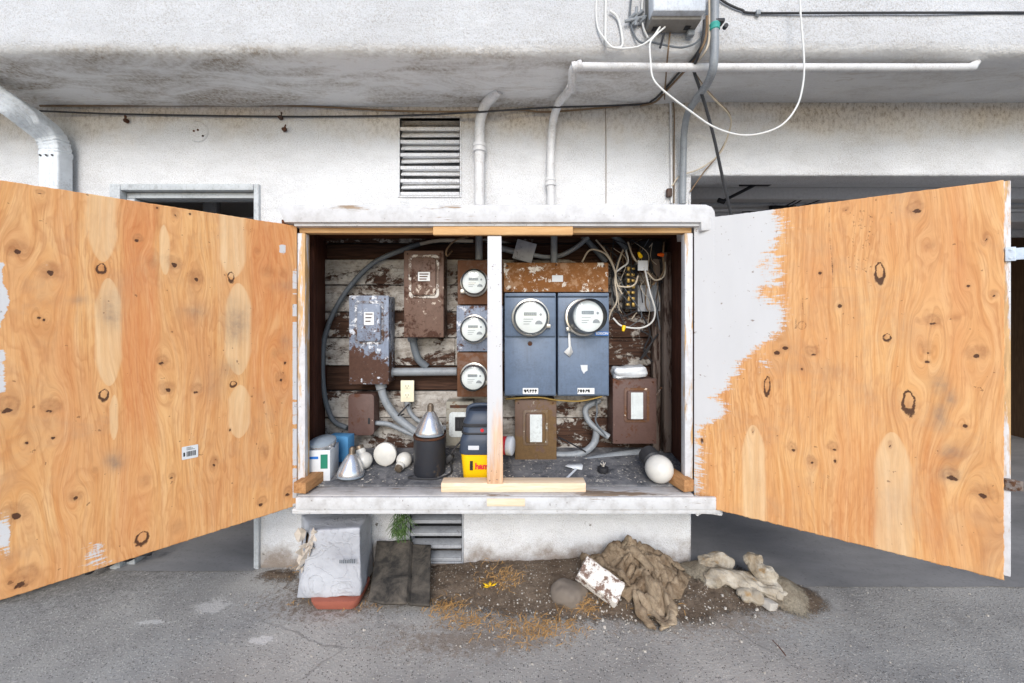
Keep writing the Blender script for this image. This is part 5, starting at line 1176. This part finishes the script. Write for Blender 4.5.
run('cable', 'pale vertical cable down the wall left of the grey conduit', 'cable', [(663, 92, 1.78), (670, 101, 1.885), (671, 140, 1.89), (671.5, 190, 1.89), (671.5, 203, 1.89)], .005, M['white_pipe'], 'thin vertical cables on the wall')
run('cable', 'thin brownish vertical cable close beside the pale one', 'cable', [(670, 33, 1.49), (668, 52, 1.49), (666, 76, 1.62), (665, 101, 1.885), (673.5, 104, 1.89), (674, 150, 1.89), (674, 203, 1.89)], .003, M['brown_cable'], 'thin vertical cables on the wall')
b = B(); q = P(669, 193, 1.885); b.box((q.x-.012, 1.872, q.z-.02), (q.x+.012, 1.897, q.z+.02), .005); solo('cable_clip', b, M['rust_dark'], 'small dark clip at the foot of the thin vertical cables', 'clip')
# grey conduit dropping from the top of the frame
t = thing('conduit', 'pale blue grey conduit dropping from the overhang to the right cabinet corner', 'conduit', P(682.5, 204, 1.86))
b = B(); b.tube([P(714.5, -14, 1.455), P(714.5, 15, 1.455), P(714.5, 45, 1.455), P(713, 68, 1.47), P(707, 84, 1.53), P(697, 98, 1.64), P(688, 113, 1.77), P(684.5, 130, 1.84), P(683.5, 150, 1.86), P(682.5, 204, 1.86)], .0150, 14, 8); build('tube', b, M['galv'], t)
b = B(); q = P(714.5, 27, 1.455); b.lathe([(.0155, -.014), (.0185, -.011), (.017, -.002), (.019, .006), (.0155, .013)], Matrix.Translation(q), 16); build('clamp', b, M['teal'], t)
b = B(); b.box((q.x-.006, 1.44, q.z+.010), (q.x+.032, 1.47, q.z+.024), .004).lathe([(.008, 0), (.008, .014)], axis_to((q.x+.028, 1.44, q.z-.014), (0, -1, 0)), 10); build('clamp_bolt', b, M['dark'], t)
# utility box
t = thing('utility_box', 'pale grey plastic utility box on the fascia with cables entering beneath', 'utility box', P(676, 33, 1.45))
a = P(651, 19, 1.42); c = P(704, -60, 1.42)
b = B(); b.box((a.x, 1.40, 2.262), (c.x, 1.455, 2.56), .010); build('cover', b, M['util_box'], t)
b = B(); b.box((a.x+.004, 1.425, 2.250), (c.x-.004, 1.496, 2.55), .005); bd = build('base', b, M['util_under'], t)
b = B(); b.box((a.x+.022, 1.46, 2.2475), (a.x+.050, 1.482, 2.2497), 0).box((c.x-.05, 1.455, 2.2475), (c.x-.03, 1.475, 2.2497), 0); build('cable_slot', b, M['black'], t)
b = B(); b.box((c.x-.035, 1.47, 2.228), (c.x-.008, 1.494, 2.2495), .005); build('latch', b, M['galv'], t)
b = B(); 
for (dx, dz) in ((-.055, .05), (-.03, .06), (-.045, .03), (-.02, .035)): b.tube([(a.x+dx, 1.49, 2.25+dz), (a.x+dx+.02, 1.475, 2.25+dz+.01)], .007, 8, curve=False)
b.tube([(a.x-.075, 1.482, 2.285), (a.x+.003, 1.478, 2.30)], .006, 8, curve=False); b.tube([(a.x-.035, 1.482, 2.27), (a.x-.033, 1.478, 2.335)], .006, 8, curve=False); build('connector', b, M['galv'], t)
GF = 'cables on the fascia beside the grey utility box'
run('cable', 'white cable hanging in a wide loop from the box to the top of the photo', 'cable', [(665, 27, 1.45), (655, 36, 1.44), (650, 44, 1.44), (650.5, 60, 1.44), (653, 78, 1.44), (664, 91, 1.44), (690, 111, 1.44), (714, 127, 1.44), (740, 135, 1.44), (763, 133, 1.44), (783, 124, 1.44), (797, 106, 1.44), (803, 84, 1.44), (804, 60, 1.44), (801, 20, 1.44), (799, -10, 1.44)], .0033, M['white_cable'], GF, res=10)
run('cable', 'white cable swinging from the box slot towards the far left loop', 'cable', [(660, 27, 1.45), (652, 38, 1.44), (640, 46, 1.45), (625, 48.5, 1.46), (612, 47, 1.47), (604, 38, 1.48), (598, 28, 1.49), (596, 10, 1.495), (598, -8, 1.495)], .0035, M['white_cable'], GF)
run('cable', 'white cable with a tall straight side beside the far left loop', 'cable', [(606, -8, 1.493), (605.5, 20, 1.493), (606, 43, 1.49), (612, 47.5, 1.488), (622, 46, 1.488), (621, 30, 1.49), (617, 17, 1.49), (610, 11, 1.49)], .0045, M['white_cable'], GF)
run('cable', 'pale cable curving beneath the connectors left of the box', 'cable', [(632, -8, 1.49), (630, 15, 1.49), (633, 32, 1.49), (640, 42, 1.485), (650, 42, 1.48), (660, 44, 1.48), (680, 47.5, 1.485), (694, 44, 1.485), (702, 36, 1.48)], .0035, M['pvc'], GF)
run('cable', 'thin pale cable dropping between the connectors', 'cable', [(643, -8, 1.488), (642, 10, 1.488), (643, 26, 1.486), (648, 38, 1.483)], .0035, M['white_cable'], GF)
run('cable', 'short black cable end poking out under the box', 'cable', [(664, 33, 1.455), (662, 41, 1.45), (660, 48, 1.45)], .004, M['black'], GF, res=3)
run('cable', 'black cable leaving the top of the conduit for the right edge', 'cable', [(716, -4, 1.49), (728, 4, 1.492), (742, 10, 1.493), (756, 13, 1.494), (850, 12.8, 1.494), (1060, 12.5, 1.494)], .004, M['dark'], GF)
b = B(); q = P(758, 13, 1.49); b.box((q.x-.008, 1.484, q.z-.008), (q.x+.008, 1.499, q.z+.010), .003); solo('cable_clip', b, M['galv'], 'small grey clip holding the black cable at upper right', 'clip')
run('cable', 'pale cable pair climbing from the overhang into the box side', 'cable', [(697, 62, 1.52), (705, 52, 1.47), (709, 40, 1.46), (709.5, 20, 1.46), (709, -8, 1.46)], .0042, M['beige_cable'], GF)
run('cable', 'thick black cable slanting down behind the right door', 'cable', [(703, 44, 1.47), (697, 58, 1.50), (694, 70, 1.55), (699, 86, 1.57), (706, 108, 1.60), (714, 138, 1.64), (722, 175, 1.68), (730, 210, 1.71), (738, 250, 1.74)], .0062, M['dark'], 'cables crossing the right lintel')
run('cable', 'beige cable hanging in a kinked loop over the right lintel', 'cable', [(692, 70, 1.60), (700, 82, 1.62), (712, 97, 1.68), (726, 111, 1.74), (731, 120, 1.78), (729, 132, 1.82), (722, 150, 1.85), (712, 161, 1.87), (697, 170, 1.88), (680, 176, 1.88), (672, 186, 1.885)], .0036, M['beige_cable'], 'cables crossing the right lintel')
run('cable', 'brown cable running beside the beige one down the lintel', 'cable', [(693, 70, 1.59), (703, 85, 1.63), (716, 100, 1.70), (730, 115, 1.77), (729, 133, 1.83), (718, 155, 1.86), (704, 172, 1.885), (690, 192, 1.89)], .003, M['brown_cable'], 'cables crossing the right lintel')
run('cable', 'thin dark wire across the stained soffit', 'cable', [(625, 70, 1.64), (619, 80, 1.70), (614, 92, 1.80)], .002, M['dark'], 'cables on the soffit', res=2)
run('cable', 'thin vertical wire line on the wall right of the kinked pipe', 'cable', [(605.5, 104, 1.895), (606, 150, 1.8965), (606, 203, 1.8965)], .0014, M['brown_cable'], 'thin vertical cables on the wall', res=2)
# garage ceiling hardware
GG = 'door brackets on the garage ceiling'
def bracket(label, px, D, s_):
    q = P(px, 184, D); t = thing('ceiling_bracket', label, 'bracket', (q.x, D, 1.995), GG)
    b = B(); b.box((q.x-.085, D-.02, 1.955), (q.x+.09, D+.02, 1.999), .004); build('plate', b, M['black'], t)
    b = B(); b.tube([(q.x, D, 1.96), (q.x-.16, D+.05, 1.88)], .009, 8, curve=False); b.lathe([(.014, -.02), (.014, .02)], axis_to((q.x-.17, D+.05, 1.88), (1, 0, -.3)), 10); build('arm', b, M['black'], t)
bracket('black bracket with slanting arm near the lintel, first from the conduit', 755, 2.33, 1); bracket('black bracket with slanting arm, farther into the garage ceiling', 782, 2.9, .6)
run('ceiling_pipe', 'pale pipe running level across the garage ceiling, upper one', 'pipe', [(700, 204, 2.75), (1060, 204, 2.75)], .010, M['small_grey'], 'pipes under the garage ceiling', res=2)
run('ceiling_pipe', 'pale pipe running level across the garage ceiling, lower one', 'pipe', [(700, 210, 2.95), (1060, 210, 2.95)], .009, M['white_pipe'], 'pipes under the garage ceiling', res=2)
for k, pts in enumerate(([(742, 212, 2.6), (775, 210, 2.6), (800, 198, 2.6), (815, 188, 2.6), (835, 182, 2.5)], [(760, 213, 2.6), (790, 206, 2.6), (812, 194, 2.6), (842, 181, 2.5)], [(795, 208, 2.6), (820, 200, 2.6), (850, 184, 2.5)])):
    run('cable', ('dark wire drooping from the garage ceiling, longest of three', 'dark wire drooping from the garage ceiling, between two others', 'dark wire drooping from the garage ceiling, nearest the right door')[k], 'cable', pts, .004, M['black'], 'wires hanging from the garage ceiling')
# ---------------------------------------------------------------- things on the ground
# wrapped box on a terracotta pot
t = thing('wrapped_carton', 'battered grey wrapped carton with a torn corner standing on a terracotta pot', 'box', P(333, 600, 1.74))
Fq = [P(311, 531, 1.645), P(360, 528, 1.64), P(360.5, 596, 1.63), P(296, 599, 1.63)]; Bq = [P(301, 514, 1.87), P(371, 511, 1.87), P(373, 572, 1.87), P(301, 572, 1.87)]
b = B(); b.hexa(Fq, Bq, .006, 14); b.disp(.006, 9, 3); b.disp(.003, 28, 5)
# torn-away upper left corner
hc = P(303.5, 539, 1.68)
bmesh.ops.delete(b.bm, geom=[f for f in b.bm.faces if (f.calc_center_median()-hc).length < .034], context='FACES'); build('wrap', b, M['wrap'], t)
b = B(); i_ = lambda A: [p+(sum(Fq+Bq, Vector())/8-p)*.07 for p in A]; b.hexa(i_(Fq), i_(Bq), .004); build('carton_inside', b, M['interior_brown'], t)
b = B(); rs = random.Random(12)
for (px, py, D, s_, a) in ((296, 534, 1.64, .05, .3), (303, 549, 1.63, .045, 1.2), (297, 556, 1.635, .04, 2.2), (309, 534, 1.63, .035, 4), (296, 568, 1.635, .028, 1), (306, 545, 1.625, .03, 2.8)):
    q = P(px+5, py, D+.01); n = 9; vs = [q]; 
    for k in range(n): r = s_*rs.uniform(.5, 1.1); an = a+k*6.28/n; vs.append(q+Vector((r*math.cos(an)*.6, rs.uniform(-.03, .015), r*math.sin(an))))
    b.raw(vs, [(0, 1+k, 1+(k+1) % n) for k in range(n)])
o = build('torn_flap', b, M['torn_card'], t, flat=True); md = o.modifiers.new('s', 'SOLIDIFY'); md.thickness = .003
b = B()
rs = random.Random(4)
for k in range(9): x = 339.5+k*1.8; plate(x, 560-rs.uniform(0, 1.2), x+1.2, 563.2, 1.612, .0012, .0003, b)
build('faded_print', b, M['pvc'], t)
b = B(); x0_, x1_ = P(308, 0, 1.61).x, P(358, 0, 1.61).x; cx_ = (x0_+x1_)/2; hw_ = (x1_-x0_)/2
for (w0, d0, r0, z0_) in (): pass
loft(b, [(hw_-.012, .070, .03, .006), (hw_-.003, .078, .034, .026), (hw_-.001, .080, .034, .032), (hw_, .082, .034, .046), (hw_-.01, .075, .03, .047)], cx_, 1.69)
solo('terracotta_pot', b, M['terracotta'], 'low red terracotta pot under the grey wrapped carton', 'pot')
# felt mat leaning on the vent
def felt(u, v):
    tl, tr, br, bl = P(377, 551, 1.875), P(431, 549, 1.87), P(430, 610, 1.60), P(371, 608, 1.62)
    p = (tl*(1-u)+tr*u)*(1-v)+(bl*(1-u)+br*u)*v
    fold = .022*float(sstep(.60, .66, np.float64(u)))-.02; p.z += .018+(-fold)*.9*(1-.3*v)+.012*(float(vnoise(np.float64(u*4), np.float64(v*4), 61, 3))-.5)+.008*math.sin(v*9+u*2)*(1-u)
    p.z = max(p.z, .012); p.y -= .02*(u < .62)*v; return p
b = B(); b.grid(felt, 40, 40); o = solo('felt_sheet', b, M['felt'], 'folded sheet of dusty black felt leaning below the lower vent', 'felt sheet'); md = o.modifiers.new('s', 'SOLIDIFY'); md.thickness = .010; md.offset = -1
# burlap heap
def heap(px, py):
    return P(px, py, 1)
def burl(u, v):
    a = u*2*math.pi; rad = [ (0, .21), (.5, .15), (1.1, .13), (1.57, .12), (2.2, .17), (2.8, .26), (3.3, .24), (3.9, .19), (4.35, .15), (4.65, .20), (4.78, .27), (4.95, .28), (5.15, .18), (5.6, .18), (6.29, .21)]
    R = float(np.interp(a, [r[0] for r in rad], [r[1] for r in rad])); R *= 1+.16*(float(vnoise(np.float64(a*2.2), np.float64(.5), 71, 3))-.5)
    cx, cy = .555, 1.755; x = cx+R*v*math.cos(a); y = min(cy+R*v*math.sin(a)*.98, 1.885)
    base = float(mound(np.float64(x), np.float64(y))); crown = .078*math.exp(-((x-.52)/.14)**2-((y-1.83)/.11)**2)+.062*math.exp(-((x-.62)/.10)**2-((y-1.68)/.10)**2)
    n1 = float(vnoise(np.float64(x*11+3*y), np.float64(y*6-2*x), 72, 4)); rg = 1-abs(2*n1-1)*2.2; n2 = float(vnoise(np.float64(x*26), np.float64(y*22), 73, 3))
    n3 = float(vnoise(np.float64(a*2.4+2*v), np.float64(v*2.2+a*.6), 74, 3)); fd = 1-abs(2*n3-1)*3.2; n4 = float(vnoise(np.float64(x*46), np.float64(y*46), 75, 2))
    z = max(base, 0)+.006+crown*(1-v**3)*.85+(.030*rg+.030*fd*min(1, v*3)+.024*(n2-.5)+.010*(n4-.5))*(1-.45*v)+.014*(v > .8)*(n2)
    return Vector((x, y, max(z, max(base, 0)+.003)))
b = B(); b.grid(burl, 190, 56)
def roll(pts, r, fl=.55):
    sec = [(math.cos(6.2832*k/10)*fl*(1+.3*(k % 3 == 0)), math.sin(6.2832*k/10)) for k in range(10)]
    b.tube([P(*p) for p in pts], lambda f: r*(.25+.75*math.sin(math.pi*min(max(f, .06), .94)))*(1+.22*math.sin(f*17)), section=sec, res=7)
roll([(603, 556, 1.80), (618, 549, 1.81), (634, 552, 1.76), (648, 566, 1.70), (654, 578, 1.66)], .024)
roll([(626, 560, 1.74), (640, 548, 1.80), (656, 553, 1.80), (664, 562, 1.78)], .020)
roll([(636, 588, 1.64), (648, 576, 1.68), (666, 571, 1.73), (690, 577, 1.76)], .022)
roll([(634, 590, 1.62), (638, 606, 1.58), (646, 620, 1.54), (656, 629, 1.51)], .020)
roll([(662, 590, 1.64), (672, 604, 1.58), (670, 618, 1.54), (660, 630, 1.505)], .018)
roll([(606, 566, 1.72), (622, 574, 1.66), (630, 586, 1.62)], .016)
bmesh.ops.remove_doubles(b.bm, verts=b.bm.verts[:], dist=.0008); o = solo('burlap_sack', b, M['burlap'], 'crumpled dirty burlap sack heaped against the wall base', 'sack', ang=75); md = o.modifiers.new('s', 'SOLIDIFY'); md.thickness = .006
# brick and stone
q = P(600, 583, 1.64); b = B(); b.box((-.088, -.045, -.030), (.088, .045, .030), .006, Matrix.Translation(q+Vector((0, 0, .006))) @ Matrix.Rotation(-.45, 4, 'Z') @ Matrix.Rotation(.42, 4, 'Y') @ Matrix.Rotation(.55, 4, 'X')); bmesh.ops.subdivide_edges(b.bm, edges=b.bm.edges[:], cuts=4, use_grid_fill=True); b.disp(.004, 40, 2)
solo('brick', b, M['brick'], 'chipped brick with white paint lying on the burlap heap', 'brick')
q = P(569, 594, 1.66); b = B(); t_ = bmesh.new(); bmesh.ops.create_icosphere(t_, subdivisions=4, radius=1); b.add(t_, Matrix.Translation(q+Vector((0, 0, .0))) @ Matrix.Diagonal((.078, .06, .05, 1))); b.disp(.012, 14, 6); b.disp(.004, 45, 2)
solo('stone', b, M['stone'], 'rounded dusty grey stone beside the white brick', 'stone')
# torn cement sack
def crumple(pts, r, fl, seed, nr=26, ns=22):
    sec = [(math.cos(6.2832*k/ns)*fl, math.sin(6.2832*k/ns)) for k in range(ns)]
    t = B(); t.tube([P(*p) for p in pts], lambda f: r*(.35+.65*min(1, 5*min(f, 1-f)+.25))*(1+.12*math.sin(f*14+seed)), section=sec, res=nr//max(1, len(pts)-1))
    from mathutils import noise
    t.bm.normal_update()
    for v in t.bm.verts:
        q = v.co+Vector((seed, 0, 0)); n1 = abs(noise.noise(q*13)); n2 = abs(noise.noise(q*29+Vector((3, 1, 2)))); v.co += v.normal*(.030*(n1-.25)+.016*(n2-.22))
        v.co.z = max(v.co.z, .004)
    me = bpy.data.meshes.new('t'); t.bm.to_mesh(me); t.bm.free(); b.bm.from_mesh(me); bpy.data.meshes.remove(me)
b = B()
crumple([(704, 578, 1.745), (722, 577, 1.735), (744, 582, 1.72), (764, 588, 1.70), (784, 592, 1.69)], .050, .62, 1)
crumple([(772, 596, 1.67), (768, 580, 1.71), (758, 566, 1.75), (750, 553, 1.80)], .040, .7, 2)
crumple([(768, 576, 1.74), (777, 586, 1.69), (780, 600, 1.64)], .028, .5, 3)
crumple([(698, 566, 1.80), (714, 560, 1.82), (730, 562, 1.82)], .040, .6, 4)
crumple([(738, 592, 1.67), (752, 596, 1.66), (764, 597, 1.66)], .024, .5, 5)
solo('paper_sack', b, M['sack'], 'torn crumpled cement sack at the corner of the open garage', 'sack', flat=True)
b = B(); q = P(767, 606, 1.64); b.box((-.024, -.02, 0), (.024, .02, .03), .003, Matrix.Translation((q.x, 1.63, .004)) @ Matrix.Rotation(.4, 4, 'Z') @ Matrix.Rotation(.3, 4, 'Y')); b.disp(.004, 60, 3); solo('plaster_chunk', b, M['chips'], 'white plaster chunk in front of the torn cement sack', 'plaster chunk')
# spilled sand by the sack
def sandh(X, Y):
    return -.006+.05*np.exp(-((X-1.15)/.06)**2-((Y-1.70)/.09)**2)+.055*np.exp(-((X-.88)/.09)**2-((Y-1.82)/.07)**2)+.010*(vnoise(X*30, Y*30, 91, 4)-.5)+.004*(vnoise(X*110, Y*110, 92, 2)-.5)+.012*np.exp(-((X-1.02)/.24)**2-((Y-1.7)/.14)**2)
def sand_clip(X, Y): return np.where(sandh(X, Y) > 0, np.maximum(mound(X, Y), 0)+sandh(X, Y), -.02)
sheet('spilled_sand', .74, 1.36, 1.52, 1.95, .007, sand_clip, M['sand'], 'pale sand spilled around the torn sack')
o = bpy.data.objects['spilled_sand']; co_ = np.array([tuple(v.co+o.location) for v in o.data.vertices]); rim_ = np.clip(sandh(co_[:, 0], co_[:, 1])/.016, 0, 1)
o.data.attributes.new('rim', 'FLOAT', 'POINT').data.foreach_set('value', rim_.astype(np.float32))
# weed
t = thing('weed', 'small green weed hanging in front of the lower vent', 'weed', P(402, 545, 1.86)); b = B(); rs = random.Random(21)
for k in range(150):
    f0 = rs.random(); p0 = P(rs.uniform(394, 409)-3*f0, 512+f0*22, rs.uniform(1.82, 1.885)); L = rs.uniform(.015, .055); a = rs.uniform(-1.5, 1.3); n = 3; w = rs.uniform(.0014, .003); ry = rs.uniform(-.03, .01)
    vs = []
    for i in range(n+1):
        f = i/n; c = p0+Vector((a*L*f, ry*math.sin(f*3), -L*f*(.4+f*.6))); ww = w*(1-.8*f); vs += [c+Vector((-ww, rs.uniform(-.001, .001), ww*.5)), c+Vector((ww, 0, ww*.5))]
    b.raw(vs, [(2*i, 2*i+1, 2*i+3, 2*i+2) for i in range(n)])
build('leaf', b, M['leaf'], t, flat=True)
b = B()
for k in range(6): p0 = P(398+k*1.8, 513, 1.87); b.tube([p0, p0+Vector((-.005, -.01, -.07)), p0+Vector((rs.uniform(-.02, .01), -.015, -.14))], .0015, 5)
build('stem', b, M['leaf'], t)
# something rubber behind the left door: an old tyre seen under its corner
TM = Matrix.Translation((-2.20, 1.735, .283)) @ Matrix.Rotation(math.radians(-14), 4, 'X') @ Matrix.Rotation(math.pi/2, 4, 'X')
t = thing('tyre', 'worn black tyre leaning on the wall behind the outer corner of the left door', 'tyre', (-2.20, 1.72, 0))
b = B(); pr = []
for k in range(17):
    a = 2*math.pi*k/16; pr.append((.215+.062*math.cos(a), .062*math.sin(a)))
b.lathe(pr, TM, 48); build('carcass', b, M['black'], t)
b = B()
for k in range(56):
    a = 2*math.pi*k/56; b.box((.272, -.008, -.04), (.282, .008, .04), .002, TM @ Matrix.Rotation(a, 4, 'Z'))
build('tread', b, M['black'], t)
# an old cable or rubber edge lying behind the left door
run('rubber_strip', 'ragged dark rubber strip on the floor behind the left door', 'rubber strip', [(85, 572, 1.80), (100, 566, 1.83), (118, 560, 1.86), (134, 556, 1.88), (152, 551, 1.92)], lambda f: .014+.006*math.sin(f*21), M['black'], None)
# ---- loose stuff on the dirt
def ground_h(x, y): return max(float(mound(np.float64(x), np.float64(y))), 0.0)
b = B(); rs = random.Random(31); vs = []; fs = []
def blade(x, y, z, L, w, a, lift):
    d = Vector((math.cos(a), math.sin(a), lift)); s_ = Vector((-math.sin(a), math.cos(a), .3)); c = Vector((x, y, z)); mid = c+d*L*.5+Vector((rs.uniform(-.25, .25)*L, rs.uniform(-.2, .2)*L, L*.12)); e = c+d*L
    i = len(vs); vs.extend([c-s_*w, c+s_*w, mid-s_*w, mid+s_*w, e-s_*w*.4, e+s_*w*.4]); fs.extend([(i, i+1, i+3, i+2), (i+2, i+3, i+5, i+4)])
cl = [(470, 622, .07, .02), (520, 632, .10, .022), (548, 628, .08, .025), (500, 590, .05, .03), (580, 612, .05, .02), (445, 610, .04, .02), (492, 572, .05, .03), (655, 615, .06, .03), (315, 603, .10, .02), (300, 572, .05, .02), (530, 645, .08, .02), (360, 606, .06, .02)]
for k in range(1300):
    px, py, sx, sy = rs.choice(cl[:6] if k % 3 else cl); q = G(px, py); x = q.x+rs.gauss(0, sx); y = q.y+rs.gauss(0, sy)
    if y > 1.88: continue
    blade(x, y, ground_h(x, y)+.002+abs(rs.gauss(0, .005)), rs.uniform(.010, .042), rs.uniform(.0006, .0015), rs.uniform(0, 6.28), rs.uniform(-.1, .5))
b.raw(vs, fs); o = build('dry_straw', b, M['straw'], flat=True); tag(o, 'rusty brown dry straw littering the dirt', 'straw', kind='stuff')
b = B(); vs = []; fs = []
def pebble(x, y, z, s_):
    i = len(vs); n = 5
    for k in range(n): a = 6.28*k/n+rs.uniform(-.3, .3); r = s_*rs.uniform(.7, 1.2); vs.append((x+r*math.cos(a), y+r*.8*math.sin(a), z-.002))
    for k in range(n): a = 6.28*k/n+.4; r = s_*rs.uniform(.4, .8); vs.append((x+r*math.cos(a), y+r*.8*math.sin(a), z+s_*rs.uniform(.4, .9)))
    for k in range(n): fs.append((i+k, i+(k+1) % n, i+n+(k+1) % n, i+n+k))
    fs.append(tuple(i+n+k for k in range(n)))
for k in range(900):
    f = rs.random()
    if f < .5: q = G(rs.gauss(650, 75), rs.gauss(612, 20))
    elif f < .8: q = G(rs.gauss(500, 60), rs.gauss(600, 22))
    else: q = G(rs.uniform(180, 1000), rs.uniform(575, 690))
    if q.y > 1.88 or q.y < 1.2: continue
    pebble(q.x, q.y, ground_h(q.x, q.y), rs.choice((.0018, .0025, .003, .0035, .005, .008 if k % 5 == 0 else .003)))
b.raw(vs, fs); o = build('pebbles', b, M['chips'], flat=True); tag(o, 'pale paint chips and pebbles scattered on the ground', 'pebbles', kind='stuff')
vs.clear(); fs.clear(); b = B()
for k in range(900):
    q = G(rs.gauss(480 if k % 2 else 620, 110), rs.gauss(590, 20))
    if q.y > 1.88 or q.y < 1.3: continue
    pebble(q.x, q.y, ground_h(q.x, q.y), rs.choice((.002, .003, .004, .006, .009 if k % 4 == 0 else .003)))
b.raw(vs, fs); o = build('clods', b, M['dirt'], flat=True); tag(o, 'brown clods of earth on the dirt', 'clods', kind='stuff')
q = G(490, 597); t = thing('yellow_leaf', 'small yellow leaf on the dirt left of the stone', 'leaf', q); b = B(); 
for k in range(4):
    a = .5+k*1.1; o_ = Vector((q.x, q.y, ground_h(q.x, q.y)+.008)); d = Vector((math.cos(a), math.sin(a)*.7, .25)); s_ = Vector((-math.sin(a), math.cos(a), 0)); b.raw([o_, o_+d*.018+s_*.007, o_+d*.036, o_+d*.018-s_*.007], [(0, 1, 2, 3)])
o = build('blade', b, M['yellow'], t); md = o.modifiers.new('s', 'SOLIDIFY'); md.thickness = .0008
run('twig', 'thin dark twig lying on the asphalt at lower right', 'twig', [(772, 640, 1.475), (779, 647, 1.442), (786, 656, 1.404)], .002, M['mid_wood'], None, 5, 3)
# ---------------------------------------------------------------- light and camera
w = bpy.data.worlds.new('World'); scene.world = w; w.use_nodes = True
t = w.node_tree; bg = t.nodes['Background']; sky = t.nodes.new('ShaderNodeTexSky'); sky.sky_type = 'NISHITA'; sky.sun_disc = False
EL, AZ = 31, 181          # sun behind the viewer, high; veiled
sky.sun_elevation = math.radians(EL); sky.sun_rotation = math.radians(AZ); sky.air_density = 1.0; sky.dust_density = 1.0; sky.ozone_density = .6
bg.inputs['Strength'].default_value = .15; t.links.new(sky.outputs[0], bg.inputs[0])
L = bpy.data.lights.new('sun', 'SUN'); L.energy = 1.35; L.angle = math.radians(26); L.color = (1, .985, .97)
so = bpy.data.objects.new('sun', L); COL.objects.link(so)
d = Vector((math.sin(math.radians(AZ))*math.cos(math.radians(EL)), math.cos(math.radians(AZ))*math.cos(math.radians(EL)), math.sin(math.radians(EL))))
so.rotation_euler = d.to_track_quat('Z', 'Y').to_euler(); so.location = (0, -3, 6)
cam = bpy.data.cameras.new('camera'); cam.sensor_fit = 'HORIZONTAL'; cam.sensor_width = 36; cam.lens = F/1024*36; cam.shift_y = -(341.5-HY)/1024; cam.clip_start = .05; cam.clip_end = 500
co = bpy.data.objects.new('camera', cam); COL.objects.link(co); co.location = (0, 0, CH); co.rotation_euler = (math.pi/2, 0, 0); scene.camera = co
scene.view_settings.view_transform = 'Standard'; scene.view_settings.look = 'None'; scene.view_settings.gamma = 1; scene.view_settings.use_curve_mapping = False
scene.view_settings.exposure = 0.68
scene.cycles.max_bounces = 6; scene.cycles.transparent_max_bounces = 8
scene.render.resolution_x = 1024; scene.render.resolution_y = 683
